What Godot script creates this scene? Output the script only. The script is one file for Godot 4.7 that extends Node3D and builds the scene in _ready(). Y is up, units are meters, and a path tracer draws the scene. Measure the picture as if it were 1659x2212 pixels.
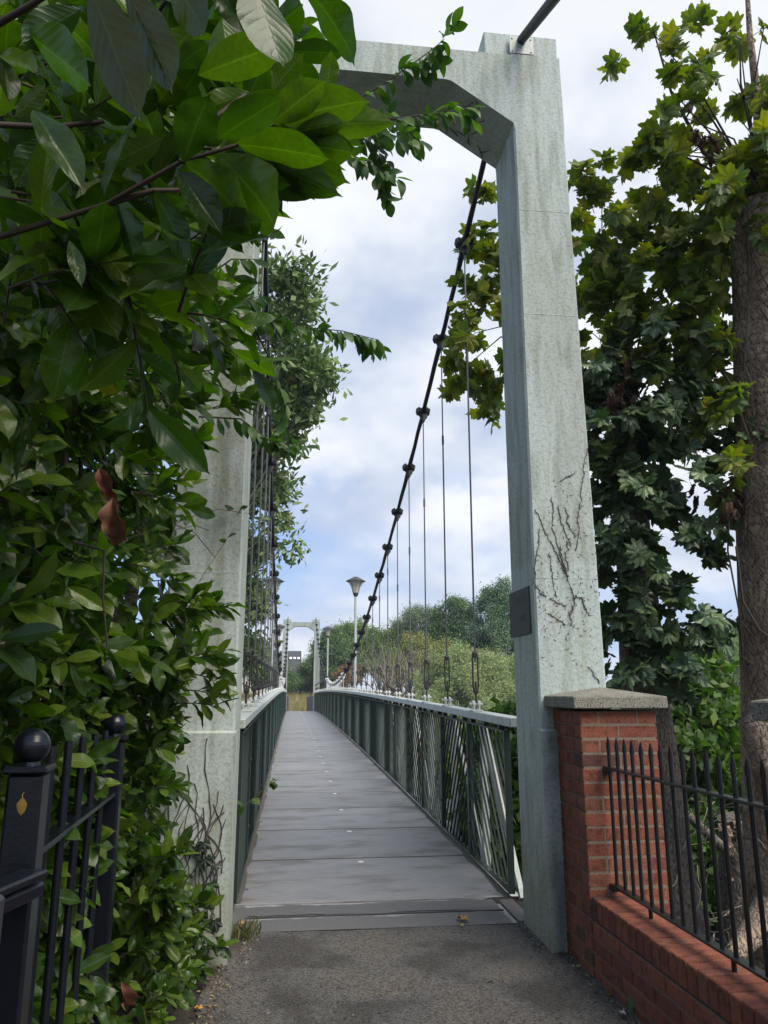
extends Node3D
# A footbridge on suspension cables seen from its near end, between a laurel hedge and a brick wall with iron railings.

const EYE := Vector3(-0.60, 1.40, 5.0)
var used := {}
var rng := RandomNumberGenerator.new()
var fw: Vector3
var rt: Vector3
var up: Vector3
var M := {}

# ---------------------------------------------------------------- mesh builder
class Mb:
	var v := PackedVector3Array()
	var n := PackedVector3Array()
	var c := PackedColorArray()
	var uv := PackedVector2Array()
	var ix := PackedInt32Array()
	var tint := Color.WHITE
	func tri(a: Vector3, b: Vector3, d: Vector3) -> void:
		var nn := (b - a).cross(d - a).normalized()
		var k := v.size()
		for p in [a, b, d]:
			v.append(p); n.append(nn); c.append(tint); uv.append(Vector2(p.x, p.y))
		ix.append_array([k, k + 2, k + 1])
	func quad(a: Vector3, b: Vector3, d: Vector3, e: Vector3) -> void:
		var nn := (d - a).cross(e - b).normalized()
		var k := v.size()
		for p in [a, b, d, e]:
			v.append(p); n.append(nn); c.append(tint)
		uv.append_array([Vector2(0, 0), Vector2(1, 0), Vector2(1, 1), Vector2(0, 1)])
		ix.append_array([k, k + 2, k + 1, k, k + 3, k + 2])
	func box(t: Transform3D, s: Vector3, bev := 0.0) -> void:
		var h := s * 0.5
		for ax in 3:
			var a1 := (ax + 1) % 3
			var a2 := (ax + 2) % 3
			for sg in [-1.0, 1.0]:
				var q := []
				for k in [[-1, -1], [1, -1], [1, 1], [-1, 1]]:
					var p := Vector3()
					p[ax] = sg * h[ax]; p[a1] = k[0] * (h[a1] - bev); p[a2] = k[1] * (h[a2] - bev)
					q.append(t * p)
				if sg > 0: quad(q[0], q[1], q[2], q[3])
				else: quad(q[3], q[2], q[1], q[0])
		if bev <= 0.0: return
		for ax in 3:
			var a1 := (ax + 1) % 3
			var a2 := (ax + 2) % 3
			for s1 in [-1.0, 1.0]:
				for s2 in [-1.0, 1.0]:
					var q := []
					for k in [[-1, 0], [1, 0], [1, 1], [-1, 1]]:
						var p := Vector3()
						p[ax] = k[0] * (h[ax] - bev)
						p[a1] = s1 * (h[a1] - (bev if k[1] == 0 else 0.0))
						p[a2] = s2 * (h[a2] - (bev if k[1] == 1 else 0.0))
						q.append(t * p)
					if s1 * s2 < 0: quad(q[0], q[1], q[2], q[3])
					else: quad(q[3], q[2], q[1], q[0])
		for s1 in [-1.0, 1.0]:
			for s2 in [-1.0, 1.0]:
				for s3 in [-1.0, 1.0]:
					var a: Vector3 = t * Vector3(s1 * h.x, s2 * (h.y - bev), s3 * (h.z - bev))
					var b: Vector3 = t * Vector3(s1 * (h.x - bev), s2 * h.y, s3 * (h.z - bev))
					var d: Vector3 = t * Vector3(s1 * (h.x - bev), s2 * (h.y - bev), s3 * h.z)
					if s1 * s2 * s3 > 0: tri(a, b, d)
					else: tri(a, d, b)
	func bx(at: Vector3, s: Vector3, bev := 0.0) -> void:
		box(Transform3D(Basis(), at), s, bev)
	func bar(a: Vector3, b: Vector3, w: float, h: float, bev := 0.0, side := Vector3.UP) -> void:
		var z := (b - a).normalized()
		if absf(z.dot(side)) > 0.98: side = Vector3.RIGHT
		var x := side.cross(z).normalized()
		box(Transform3D(Basis(x, z.cross(x), z), (a + b) * 0.5), Vector3(w, h, a.distance_to(b)), bev)
	func tube(p: Array, r: Array, sides := 8, cap := true) -> void:
		var m := p.size()
		var t0 := ((p[1] as Vector3) - (p[0] as Vector3)).normalized()
		var x := t0.cross(Vector3.UP)
		if x.length() < 0.05: x = t0.cross(Vector3.RIGHT)
		x = x.normalized()
		var k0 := v.size()
		var run := 0.0
		for i in m:
			var t: Vector3 = ((p[mini(i + 1, m - 1)] as Vector3) - (p[maxi(i - 1, 0)] as Vector3)).normalized()
			x = (x - t * x.dot(t)).normalized()
			var y := t.cross(x)
			if i > 0: run += (p[i] as Vector3).distance_to(p[i - 1])
			for j in sides + 1:
				var a := TAU * j / sides
				var d := x * cos(a) + y * sin(a)
				v.append(p[i] + d * r[i]); n.append(d); c.append(tint); uv.append(Vector2(float(j) / sides, run))
		for i in m - 1:
			for j in sides:
				var a := k0 + i * (sides + 1) + j
				var b := a + sides + 1
				ix.append_array([a, b, a + 1, a + 1, b, b + 1])
		if cap:
			for e in [0, m - 1]:
				var k: int = k0 + e * (sides + 1)
				for j in range(1, sides - 1):
					if e == 0: tri(v[k], v[k + j + 1], v[k + j])
					else: tri(v[k], v[k + j], v[k + j + 1])
	func lathe(o: Vector3, prof: Array, sides := 16, smooth := true) -> void:
		for i in prof.size() - 1:
			var a: Vector2 = prof[i]
			var b: Vector2 = prof[i + 1]
			var e := (b - a).normalized()
			for j in sides:
				var q := []
				for g in [j, j + 1]:
					var an: float = TAU * g / sides
					var d := Vector3(cos(an), 0, sin(an))
					q.append([o + d * a.x + Vector3.UP * a.y, o + d * b.x + Vector3.UP * b.y, d * e.y - Vector3.UP * e.x])
				var k := v.size()
				for g in [q[0][0], q[1][0], q[1][1], q[0][1]]:
					v.append(g); c.append(tint); uv.append(Vector2(0, 0))
				if smooth: n.append_array([q[0][2], q[1][2], q[1][2], q[0][2]])
				else:
					var f: Vector3 = ((q[0][2] as Vector3) + q[1][2]).normalized()
					n.append_array([f, f, f, f])
				ix.append_array([k, k + 1, k + 2, k, k + 2, k + 3])
	# grid of points f(u, w); smooth normals
	func grid(f: Callable, nu: int, nw: int, colour = null) -> void:
		var k0 := v.size()
		var pts := PackedVector3Array()
		for i in nw + 1:
			for j in nu + 1:
				pts.append(f.call(float(j) / nu, float(i) / nw))
		for i in nw + 1:
			for j in nu + 1:
				var k := i * (nu + 1) + j
				var du := pts[i * (nu + 1) + mini(j + 1, nu)] - pts[i * (nu + 1) + maxi(j - 1, 0)]
				var dw := pts[mini(i + 1, nw) * (nu + 1) + j] - pts[maxi(i - 1, 0) * (nu + 1) + j]
				var nn := du.cross(dw).normalized()
				if nn.length() < 0.5: nn = Vector3(0, 0, 1)
				v.append(pts[k]); n.append(nn)
				c.append(tint if colour == null else (colour as Callable).call(pts[k]))
				uv.append(Vector2(float(j) / nu, float(i) / nw))
		for i in nw:
			for j in nu:
				var a := k0 + i * (nu + 1) + j
				var b := a + nu + 1
				ix.append_array([a, b, a + 1, a + 1, b, b + 1])
	func mesh() -> ArrayMesh:
		var arr := []
		arr.resize(Mesh.ARRAY_MAX)
		arr[Mesh.ARRAY_VERTEX] = v; arr[Mesh.ARRAY_NORMAL] = n; arr[Mesh.ARRAY_COLOR] = c
		arr[Mesh.ARRAY_TEX_UV] = uv; arr[Mesh.ARRAY_INDEX] = ix
		var m := ArrayMesh.new()
		m.add_surface_from_arrays(Mesh.PRIMITIVE_TRIANGLES, arr)
		return m

# ---------------------------------------------------------------- leaves gathered for one plant
class Bag:
	var t: Array[Transform3D] = []
	var k := PackedInt32Array()
	func put(p: Vector3, dir: Vector3, nor: Vector3, ln: float, w: float, kind: int) -> void:
		var y := dir.normalized()
		var z := nor - y * nor.dot(y)
		if z.length() < 0.05: z = y.cross(Vector3.RIGHT)
		z = z.normalized()
		t.append(Transform3D(Basis(y.cross(z) * ln * w, y * ln, z * ln * (0.45 + 1.3 * fposmod(absf(p.x * 913.0 + p.y * 577.0 + p.z * 331.0), 1.0))), p))
		k.append(kind)

# ---------------------------------------------------------------- naming
func numbered(called: String) -> String:
	var i: int = used.get(called, 0)
	used[called] = i + 1
	return called if i == 0 else "%s_%03d" % [called, i]

func tag(o: Node, label := "", category := "", group := "", kind := "") -> void:
	if label: o.set_meta("label", label)
	if category: o.set_meta("category", category)
	if group: o.set_meta("group", group)
	if kind: o.set_meta("kind", kind)

func thing(called: String, at3 := Vector3.ZERO, label := "", category := "", group := "") -> Node3D:
	var o := Node3D.new()
	o.name = numbered(called)
	add_child(o)
	o.position = at3
	tag(o, label, category, group)
	return o

func part(parent: Node, called: String, m, mat: Material, kind := "") -> MeshInstance3D:
	var o := MeshInstance3D.new()
	o.mesh = m.mesh() if m is Mb else m
	o.material_override = mat
	var key := str(parent.get_instance_id()) + called
	var i: int = used.get(key, 0)
	used[key] = i + 1
	o.name = called if i == 0 else "%s_%03d" % [called, i]
	parent.add_child(o, true)
	if kind: o.set_meta("kind", kind)
	return o

func top(called: String, m, mat: Material, label := "", category := "", group := "", kind := "") -> MeshInstance3D:
	var o := MeshInstance3D.new()
	o.mesh = m.mesh() if m is Mb else m
	o.material_override = mat
	o.name = numbered(called)
	add_child(o)
	tag(o, label, category, group, kind)
	return o

# point of the place that the photograph shows at (x, y) of 1659 x 2212, d metres ahead
func at(x: float, y: float, d: float) -> Vector3:
	return EYE + (fw + rt * ((x - 829.5) / 1662.0) - up * ((y - 1106.0) / 1662.0)) * d

func on_z(x: float, y: float, z: float) -> Vector3:
	var r := fw + rt * ((x - 829.5) / 1662.0) - up * ((y - 1106.0) / 1662.0)
	return EYE + r * ((z - EYE.z) / r.z)

func on_x(x: float, y: float, px: float) -> Vector3:
	var r := fw + rt * ((x - 829.5) / 1662.0) - up * ((y - 1106.0) / 1662.0)
	return EYE + r * ((px - EYE.x) / r.x)

func rnd(a: float, b: float) -> float:
	return rng.randf_range(a, b)

func rv() -> Vector3:
	return Vector3(rnd(-1, 1), rnd(-1, 1), rnd(-1, 1))

func gv() -> Vector3:
	return Vector3(rng.randfn(), rng.randfn(), rng.randfn())

# ---------------------------------------------------------------- materials
func lin(r: float, g: float, b: float) -> Color:
	return Color(r, g, b).linear_to_srgb()

func noise_tex(sd: int, freq: float, cols: Array, offs: Array, oct := 4, type := FastNoiseLite.TYPE_SIMPLEX_SMOOTH, size := 512, warp := 0.0) -> NoiseTexture2D:
	var nz := FastNoiseLite.new()
	nz.seed = sd; nz.frequency = freq; nz.fractal_octaves = oct; nz.noise_type = type
	if type == FastNoiseLite.TYPE_CELLULAR: nz.cellular_return_type = FastNoiseLite.RETURN_DISTANCE2_SUB
	if warp > 0.0:
		nz.domain_warp_enabled = true; nz.domain_warp_amplitude = warp; nz.domain_warp_frequency = 0.02; nz.domain_warp_fractal_octaves = 4
	var t := NoiseTexture2D.new()
	t.width = size; t.height = size; t.seamless = true; t.noise = nz
	if cols.size():
		var g := Gradient.new()
		g.colors = PackedColorArray(cols); g.offsets = PackedFloat32Array(offs)
		t.color_ramp = g
	return t

# tileable grain: random grit of several sizes
func speckle(sd: int, lo: float, mid: float, hi: float, stones: float) -> ImageTexture:
	var n := 512
	var r := RandomNumberGenerator.new()
	r.seed = sd
	var fine := PackedFloat32Array()
	fine.resize(n * n)
	for i in n * n: fine[i] = r.randf()
	var data := PackedByteArray()
	data.resize(n * n)
	for y in n:
		for x in n:
			var b := fine[(y / 3 % 170) * n + (x / 3 % 170)]
			var d := fine[(y / 2) * n + x / 2]
			var c := fine[y * n + x]
			var q := 0.45 * b + 0.35 * d + 0.2 * c
			var v := lerpf(lo, mid, clampf(q * 2.0, 0, 1)) if q < 0.5 else lerpf(mid, hi, clampf(q * 2.0 - 1.0, 0, 1))
			if d > 1.0 - stones: v = minf(v * 1.5, 1.0)
			if b < stones: v *= 0.6
			data[y * n + x] = int(clampf(v, 0, 1) * 255.0)
	return ImageTexture.create_from_image(Image.create_from_data(n, n, false, Image.FORMAT_L8, data))

func grey(a: float) -> Color:
	return Color(a, a, a)

func plain(c: Color, rough := 0.6, metal := 0.0) -> StandardMaterial3D:
	var m := StandardMaterial3D.new()
	m.albedo_color = c; m.roughness = rough; m.metallic = metal
	return m

func rough_mat(c: Color, rough: float, tex: Texture2D, sc: Vector3, bump: Texture2D = null, depth := 0.3, vcol := false) -> StandardMaterial3D:
	var m := plain(c, rough)
	m.albedo_texture = tex
	m.uv1_triplanar = true; m.uv1_world_triplanar = true; m.uv1_scale = sc
	m.vertex_color_use_as_albedo = vcol
	if bump:
		m.heightmap_enabled = true; m.heightmap_texture = bump; m.heightmap_scale = depth
	return m

func blotch(m: StandardMaterial3D, tex: Texture2D, sc: Vector3) -> StandardMaterial3D:
	m.detail_enabled = true; m.detail_blend_mode = BaseMaterial3D.BLEND_MODE_MUL
	m.detail_albedo = tex; m.detail_uv_layer = BaseMaterial3D.DETAIL_UV_2
	m.uv2_triplanar = true; m.uv2_world_triplanar = true; m.uv2_scale = sc
	return m

func leaf_mat(c: Color, rough: float, back: Color, tex: Texture2D = null, bump: Texture2D = null) -> StandardMaterial3D:
	var m := plain(c, rough)
	m.vertex_color_use_as_albedo = true
	m.backlight_enabled = true; m.backlight = back
	m.metallic_specular = 0.5
	if tex: m.albedo_texture = tex
	if bump:
		m.heightmap_enabled = true; m.heightmap_texture = bump; m.heightmap_scale = 0.07
	return m

# veins of a laurel leaf: a midrib and side veins that curve to the tip
func vein_image(shade: bool) -> ImageTexture:
	var w := 96
	var h := 256
	var im := Image.create(w, h, false, Image.FORMAT_RGB8)
	var nz := FastNoiseLite.new()
	nz.seed = 4; nz.frequency = 0.05
	for y in h:
		for x in w:
			var u := absf((x + 0.5) / w - 0.5) * 2.0
			var t := float(y) / h
			var ph := fposmod(t * 9.0 - u * 1.1 - u * u * 0.7 + (0.5 if x > w / 2 else 0.0), 1.0)
			var d := minf(ph, 1.0 - ph)
			var side := exp(-pow(d / 0.055, 2.0)) * (1.0 - u * 0.8)
			var mid := exp(-pow(u / 0.045, 2.0))
			if shade:
				var b := 0.86 + 0.06 * nz.get_noise_2d(x, y)
				im.set_pixel(x, y, Color(b - 0.06 + 0.10 * side + 0.20 * mid, b - 0.06 + 0.07 * side + 0.20 * mid, b - 0.16 + 0.05 * side + 0.34 * mid))
			else:
				im.set_pixel(x, y, grey(clampf(0.5 + 0.30 * sin(ph * PI) - 0.35 * mid - 0.1 * side + 0.08 * nz.get_noise_2d(x * 2, y * 2), 0, 1)))
	return ImageTexture.create_from_image(im)

# ---------------------------------------------------------------- leaf shapes: length 1 along +y, upper side +z
func blade(rows: int, cols: int, wide: float, peak: float, tip: float, fold: float, droop: float, wave: float, sd: int) -> ArrayMesh:
	var mb := Mb.new()
	var f := func(u: float, t: float) -> Vector3:
		var s := (u - 0.5) * 2.0
		var w := pow(maxf(sin(PI * pow(minf(t / 0.95, 1.0), 2.0 - peak)), 0.0), 0.68) * wide * 0.5
		w = maxf(w, tip * (1.0 - t) * smoothstep(0.5, 0.9, t)) + 0.004 * (1.0 - t * 0.7)
		var z := absf(s) * w * fold - droop * t * t - droop * 0.8 * maxf(t - 0.8, 0.0) * (t - 0.8) * 5.0 + wave * sin(t * 15.0 + sd * 2.1 + (1.5 if s > 0 else 0.0)) * absf(s) * w
		return Vector3(s * w, t - droop * 0.3 * t * t, z)
	mb.grid(f, cols, rows)
	return mb.mesh()

func lobed(sd: int, droop: float, curl := 0.0) -> ArrayMesh:
	var mb := Mb.new()
	var half := [[90, 0.92], [83, 0.80], [78, 0.78], [73, 0.66], [67, 0.58], [58, 0.67], [51, 0.71], [44, 0.82], [37, 0.71], [28, 0.68], [20, 0.60], [11, 0.54], [2, 0.55], [-8, 0.52], [-15, 0.58], [-27, 0.46], [-48, 0.30], [-72, 0.14]]
	var out := []
	for p in half: out.append(p)
	for i in range(half.size() - 1, 0, -1): out.append([180 - half[i][0], half[i][1]])
	var r := RandomNumberGenerator.new()
	r.seed = sd
	var c0 := Vector3(0, 0.22, 0)
	var pos := func(a: float, q: float, k: float) -> Vector3:
		var x := cos(deg_to_rad(a)) * q * k
		var y := sin(deg_to_rad(a)) * q * k
		var ridge := 0.06 * cos(deg_to_rad((a - 90.0) * 7.6)) * k
		return c0 + Vector3(x * (1.0 - curl * k), y, -droop * q * q * k * k + ridge + curl * absf(x) * 1.3)
	var m := out.size()
	var ring := []
	var mid := []
	for i in m:
		var q: float = out[i][1] * r.randf_range(0.92, 1.06)
		ring.append(pos.call(out[i][0], q, 1.0)); mid.append(pos.call(out[i][0], q, 0.5))
	for i in m:
		var j := (i + 1) % m
		mb.tri(c0, mid[j], mid[i])
		mb.quad(mid[i], mid[j], ring[j], ring[i])
	# turn so that the upper side is +z
	for i in range(0, mb.ix.size(), 3):
		var q := mb.ix[i + 1]
		mb.ix[i + 1] = mb.ix[i + 2]; mb.ix[i + 2] = q
	for i in mb.n.size(): mb.n[i] = -mb.n[i]
	mb.bar(Vector3(0, -0.45, -0.06), c0, 0.014, 0.014)
	return mb.mesh()

# a clump of small leaves for plants that are far away
func clump(sd: int, count: int, leaf: float, wide: float, hang := 0.0) -> ArrayMesh:
	var mb := Mb.new()
	var r := RandomNumberGenerator.new()
	r.seed = sd
	for i in count:
		var p := Vector3(r.randfn(), r.randfn(), r.randfn()) * 0.42
		var d := (Vector3(r.randfn(), r.randfn(), r.randfn()) + p * 0.6 - Vector3(0, hang, 0)).normalized()
		var z := (Vector3(r.randfn(), r.randfn() + 1.2, r.randfn()))
		var x := d.cross(z).normalized() * leaf * wide
		mb.quad(p, p + d * leaf * 0.5 + x * 0.5, p + d * leaf, p + d * leaf * 0.5 - x * 0.5)
	return mb.mesh()

# ---------------------------------------------------------------- put a bag's leaves on a plant
func hang_leaves(plant: Node3D, bag: Bag, meshes: Array, mat: StandardMaterial3D, pal: Array, most := 290, called := "leaf", rest := "foliage") -> void:
	var mats := []
	for c in pal:
		var m: StandardMaterial3D = mat.duplicate()
		m.albedo_color = (c as Color).linear_to_srgb()
		mats.append(m)
	var order := []
	for i in bag.t.size():
		var v := bag.t[i].origin - EYE
		var d := v.dot(fw)
		var sx := absf(v.dot(rt) / maxf(d, 0.01)) / 0.52
		var sy := absf(v.dot(up) / maxf(d, 0.01)) / 0.69
		var big := bag.t[i].basis.y.length() / maxf(d, 0.1)
		if d < 0.2 or sx > 1.0 or sy > 1.0: big *= 0.01
		order.append([big, i])
	order.sort_custom(func(a, b): return a[0] > b[0])
	var own := mini(most, order.size())
	for q in own:
		var i: int = order[q][1]
		var o := part(plant, called, meshes[i % meshes.size()], mats[bag.k[i]])
		o.transform = bag.t[i]
	for g in meshes.size():
		var ids := []
		for q in range(own, order.size()):
			if order[q][1] % meshes.size() == g: ids.append(order[q][1])
		if ids.is_empty(): continue
		var mm := MultiMesh.new()
		mm.transform_format = MultiMesh.TRANSFORM_3D
		mm.use_colors = true
		mm.mesh = meshes[g]
		mm.instance_count = ids.size()
		for q in ids.size():
			mm.set_instance_transform(q, bag.t[ids[q]])
			var b := rng.randf_range(0.75, 1.25)
			var cc: Color = pal[bag.k[ids[q]]]
			mm.set_instance_color(q, Color(cc.r * b, cc.g * b, cc.b * b))
		var mi := MultiMeshInstance3D.new()
		mi.multimesh = mm
		mi.material_override = mat
		mi.name = rest if g == 0 else "%s_%03d" % [rest, g]
		mi.set_meta("kind", "stuff")
		plant.add_child(mi, true)

# a shoot: leaves in turn along a twig
func shoot(bag: Bag, p: Vector3, dir: Vector3, ln: float, count: int, leaf: float, w: float, spread: float, sag: float, pal_n: int, twigs: Mb = null, tw := 0.003, pair := false, flat := 0.5) -> void:
	dir = dir.normalized()
	var x := dir.cross(Vector3.UP)
	if x.length() < 0.1: x = Vector3.RIGHT
	x = x.normalized()
	var y := x.cross(dir)
	var ph := rnd(0, TAU)
	var path := []
	for i in 4:
		var s := i / 3.0
		path.append(p + dir * ln * s - Vector3(0, sag * ln * s * s, 0))
	if twigs: twigs.tube(path, [tw, tw * 0.8, tw * 0.6, tw * 0.3], 4, false)
	for i in count:
		var s := (i + 0.6) / count
		s = 0.15 + 0.85 * s
		var a := ph + (i * 2.4 if not pair else (i / 2) * PI * 0.5 + (i % 2) * PI)
		var rad := x * cos(a) + y * sin(a)
		var d := dir * cos(spread * (1.25 - 0.6 * s)) + rad * sin(spread * (1.25 - 0.6 * s)) - Vector3(0, sag * (0.6 + rnd(0, 0.5)), 0)
		var base := p + dir * ln * s - Vector3(0, sag * ln * s * s, 0)
		var nor := Vector3.UP * flat + dir * 0.35 - rad * 0.15 + rv() * 0.6
		bag.put(base, d, nor, leaf * rnd(0.7, 1.15), w * rnd(0.9, 1.1), rng.randi() % pal_n)

# ================================================================ the scene
func _ready() -> void:
	rng.seed = 7
	var yaw := deg_to_rad(6.68)
	var pitch := deg_to_rad(13.0)
	var fh := Vector3(sin(yaw), 0, -cos(yaw))
	rt = Vector3(cos(yaw), 0, sin(yaw))
	fw = fh * cos(pitch) + Vector3.UP * sin(pitch)
	up = -fh * sin(pitch) + Vector3.UP * cos(pitch)
	var cam := Camera3D.new()
	cam.name = "camera"
	cam.fov = 67.28
	cam.near = 0.05; cam.far = 1500.0
	cam.transform = Transform3D(Basis(rt, up, -fw), EYE)
	add_child(cam)
	cam.current = true
	var we := WorldEnvironment.new()
	we.name = "world_environment"
	var env := Environment.new()
	env.background_mode = Environment.BG_SKY
	env.sky = Sky.new()
	var pano := PanoramaSkyMaterial.new()
	pano.panorama = sky_texture()
	pano.energy_multiplier = 0.335
	env.sky.sky_material = pano
	env.tonemap_mode = Environment.TONE_MAPPER_LINEAR
	env.tonemap_exposure = 3.15
	env.sdfgi_enabled = true; env.ssao_enabled = true; env.ssil_enabled = true
	env.fog_enabled = true
	env.fog_density = 0.0006
	env.fog_light_color = Color(0.80, 0.86, 0.95)
	we.environment = env
	add_child(we)
	var sun := DirectionalLight3D.new()
	sun.name = "sun"
	sun.light_energy = 0.5
	sun.light_angular_distance = 42.0
	sun.light_color = Color(1.0, 0.96, 0.9)
	sun.shadow_enabled = true
	add_child(sun)
	sun.look_at_from_position(Vector3(5, 9, 6.0), Vector3(0, 0, 0))

	make_materials()
	make_ground()
	make_bridge()
	make_lamps()
	make_wall()
	make_right_railing()
	make_left_railing()
	make_hedge()
	make_elm()
	make_sycamores()
	make_ash()
	make_right_bank()
	make_far_bank()
	make_litter()

func sky_texture() -> ImageTexture:
	var w := 1536
	var h := 768
	var a := FastNoiseLite.new()
	a.seed = 11; a.frequency = 0.55; a.fractal_octaves = 6; a.fractal_gain = 0.52
	a.domain_warp_enabled = true; a.domain_warp_amplitude = 0.35; a.domain_warp_frequency = 0.7
	var b := FastNoiseLite.new()
	b.seed = 23; b.frequency = 1.1; b.fractal_octaves = 5
	# where the cloud is thin (blue shows) and where it is thick and bright: direction, spread, amount
	var gaps := [[650, 40, 0.13, -1.0], [560, 60, 0.10, -0.5], [640, 480, 0.09, -0.45], [1290, 330, 0.20, -1.0], [1330, 100, 0.15, -0.7], [1600, 280, 0.10, -0.65], [790, 590, 0.06, -0.25], [960, 60, 0.16, 0.5], [820, 640, 0.13, 0.4], [820, 1120, 0.10, 0.35], [1100, 30, 0.12, 0.3], [700, 1200, 0.08, 0.2]]
	var dirs := []
	for g in gaps: dirs.append(at(g[0], g[1], 1.0) - EYE)
	for i in dirs.size(): dirs[i] = (dirs[i] as Vector3).normalized()
	var im := Image.create(w, h, false, Image.FORMAT_RGBF)
	for y in h:
		var el := (0.5 - (y + 0.5) / h) * PI
		var sy := sin(el)
		for x in w:
			if sy < -0.02:
				im.set_pixel(x, y, Color(0.16, 0.17, 0.16))
				continue
			var az := ((x + 0.5) / w - 0.5) * TAU
			var d := Vector3(sin(az) * cos(el), sy, -cos(az) * cos(el))
			var q := Vector2(d.x, d.z) / (maxf(sy, 0.0) + 0.28)
			var n1 := a.get_noise_3d(q.x, q.y, 0.0)
			var n2 := b.get_noise_3d(q.x * 1.6 + 3.0, q.y * 1.6, 2.0)
			var bias := 0.0
			for i in dirs.size():
				var s: float = gaps[i][2]
				var e := 2.0 - 2.0 * d.dot(dirs[i])
				if e < s * s * 8.0: bias += gaps[i][3] * exp(-e / (s * s))
			var cover := smoothstep(-0.62, 0.30, n1 * 1.6 + bias * 1.55 + 0.02)
			var thick := clampf(0.5 + n1 * 0.9 + n2 * 0.75 + bias * 0.5, 0.0, 1.0)
			var blue := Color(0.24, 0.45, 0.88).lerp(Color(0.50, 0.66, 0.93), pow(1.0 - maxf(sy, 0.0), 3.0))
			var cloud := Color(0.49, 0.58, 0.77).lerp(Color(0.95, 0.985, 1.04), smoothstep(0.24, 0.95, thick))
			cloud = cloud * (1.0 - 0.13 * smoothstep(0.35, 0.95, sy))
			var low := pow(1.0 - maxf(sy, 0.0), 5.0)
			cloud = cloud.lerp(Color(0.84, 0.88, 0.96), low * 0.7)
			var cc := blue.lerp(cloud, cover)
			im.set_pixel(x, y, cc)
	return ImageTexture.create_from_image(im)

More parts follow.
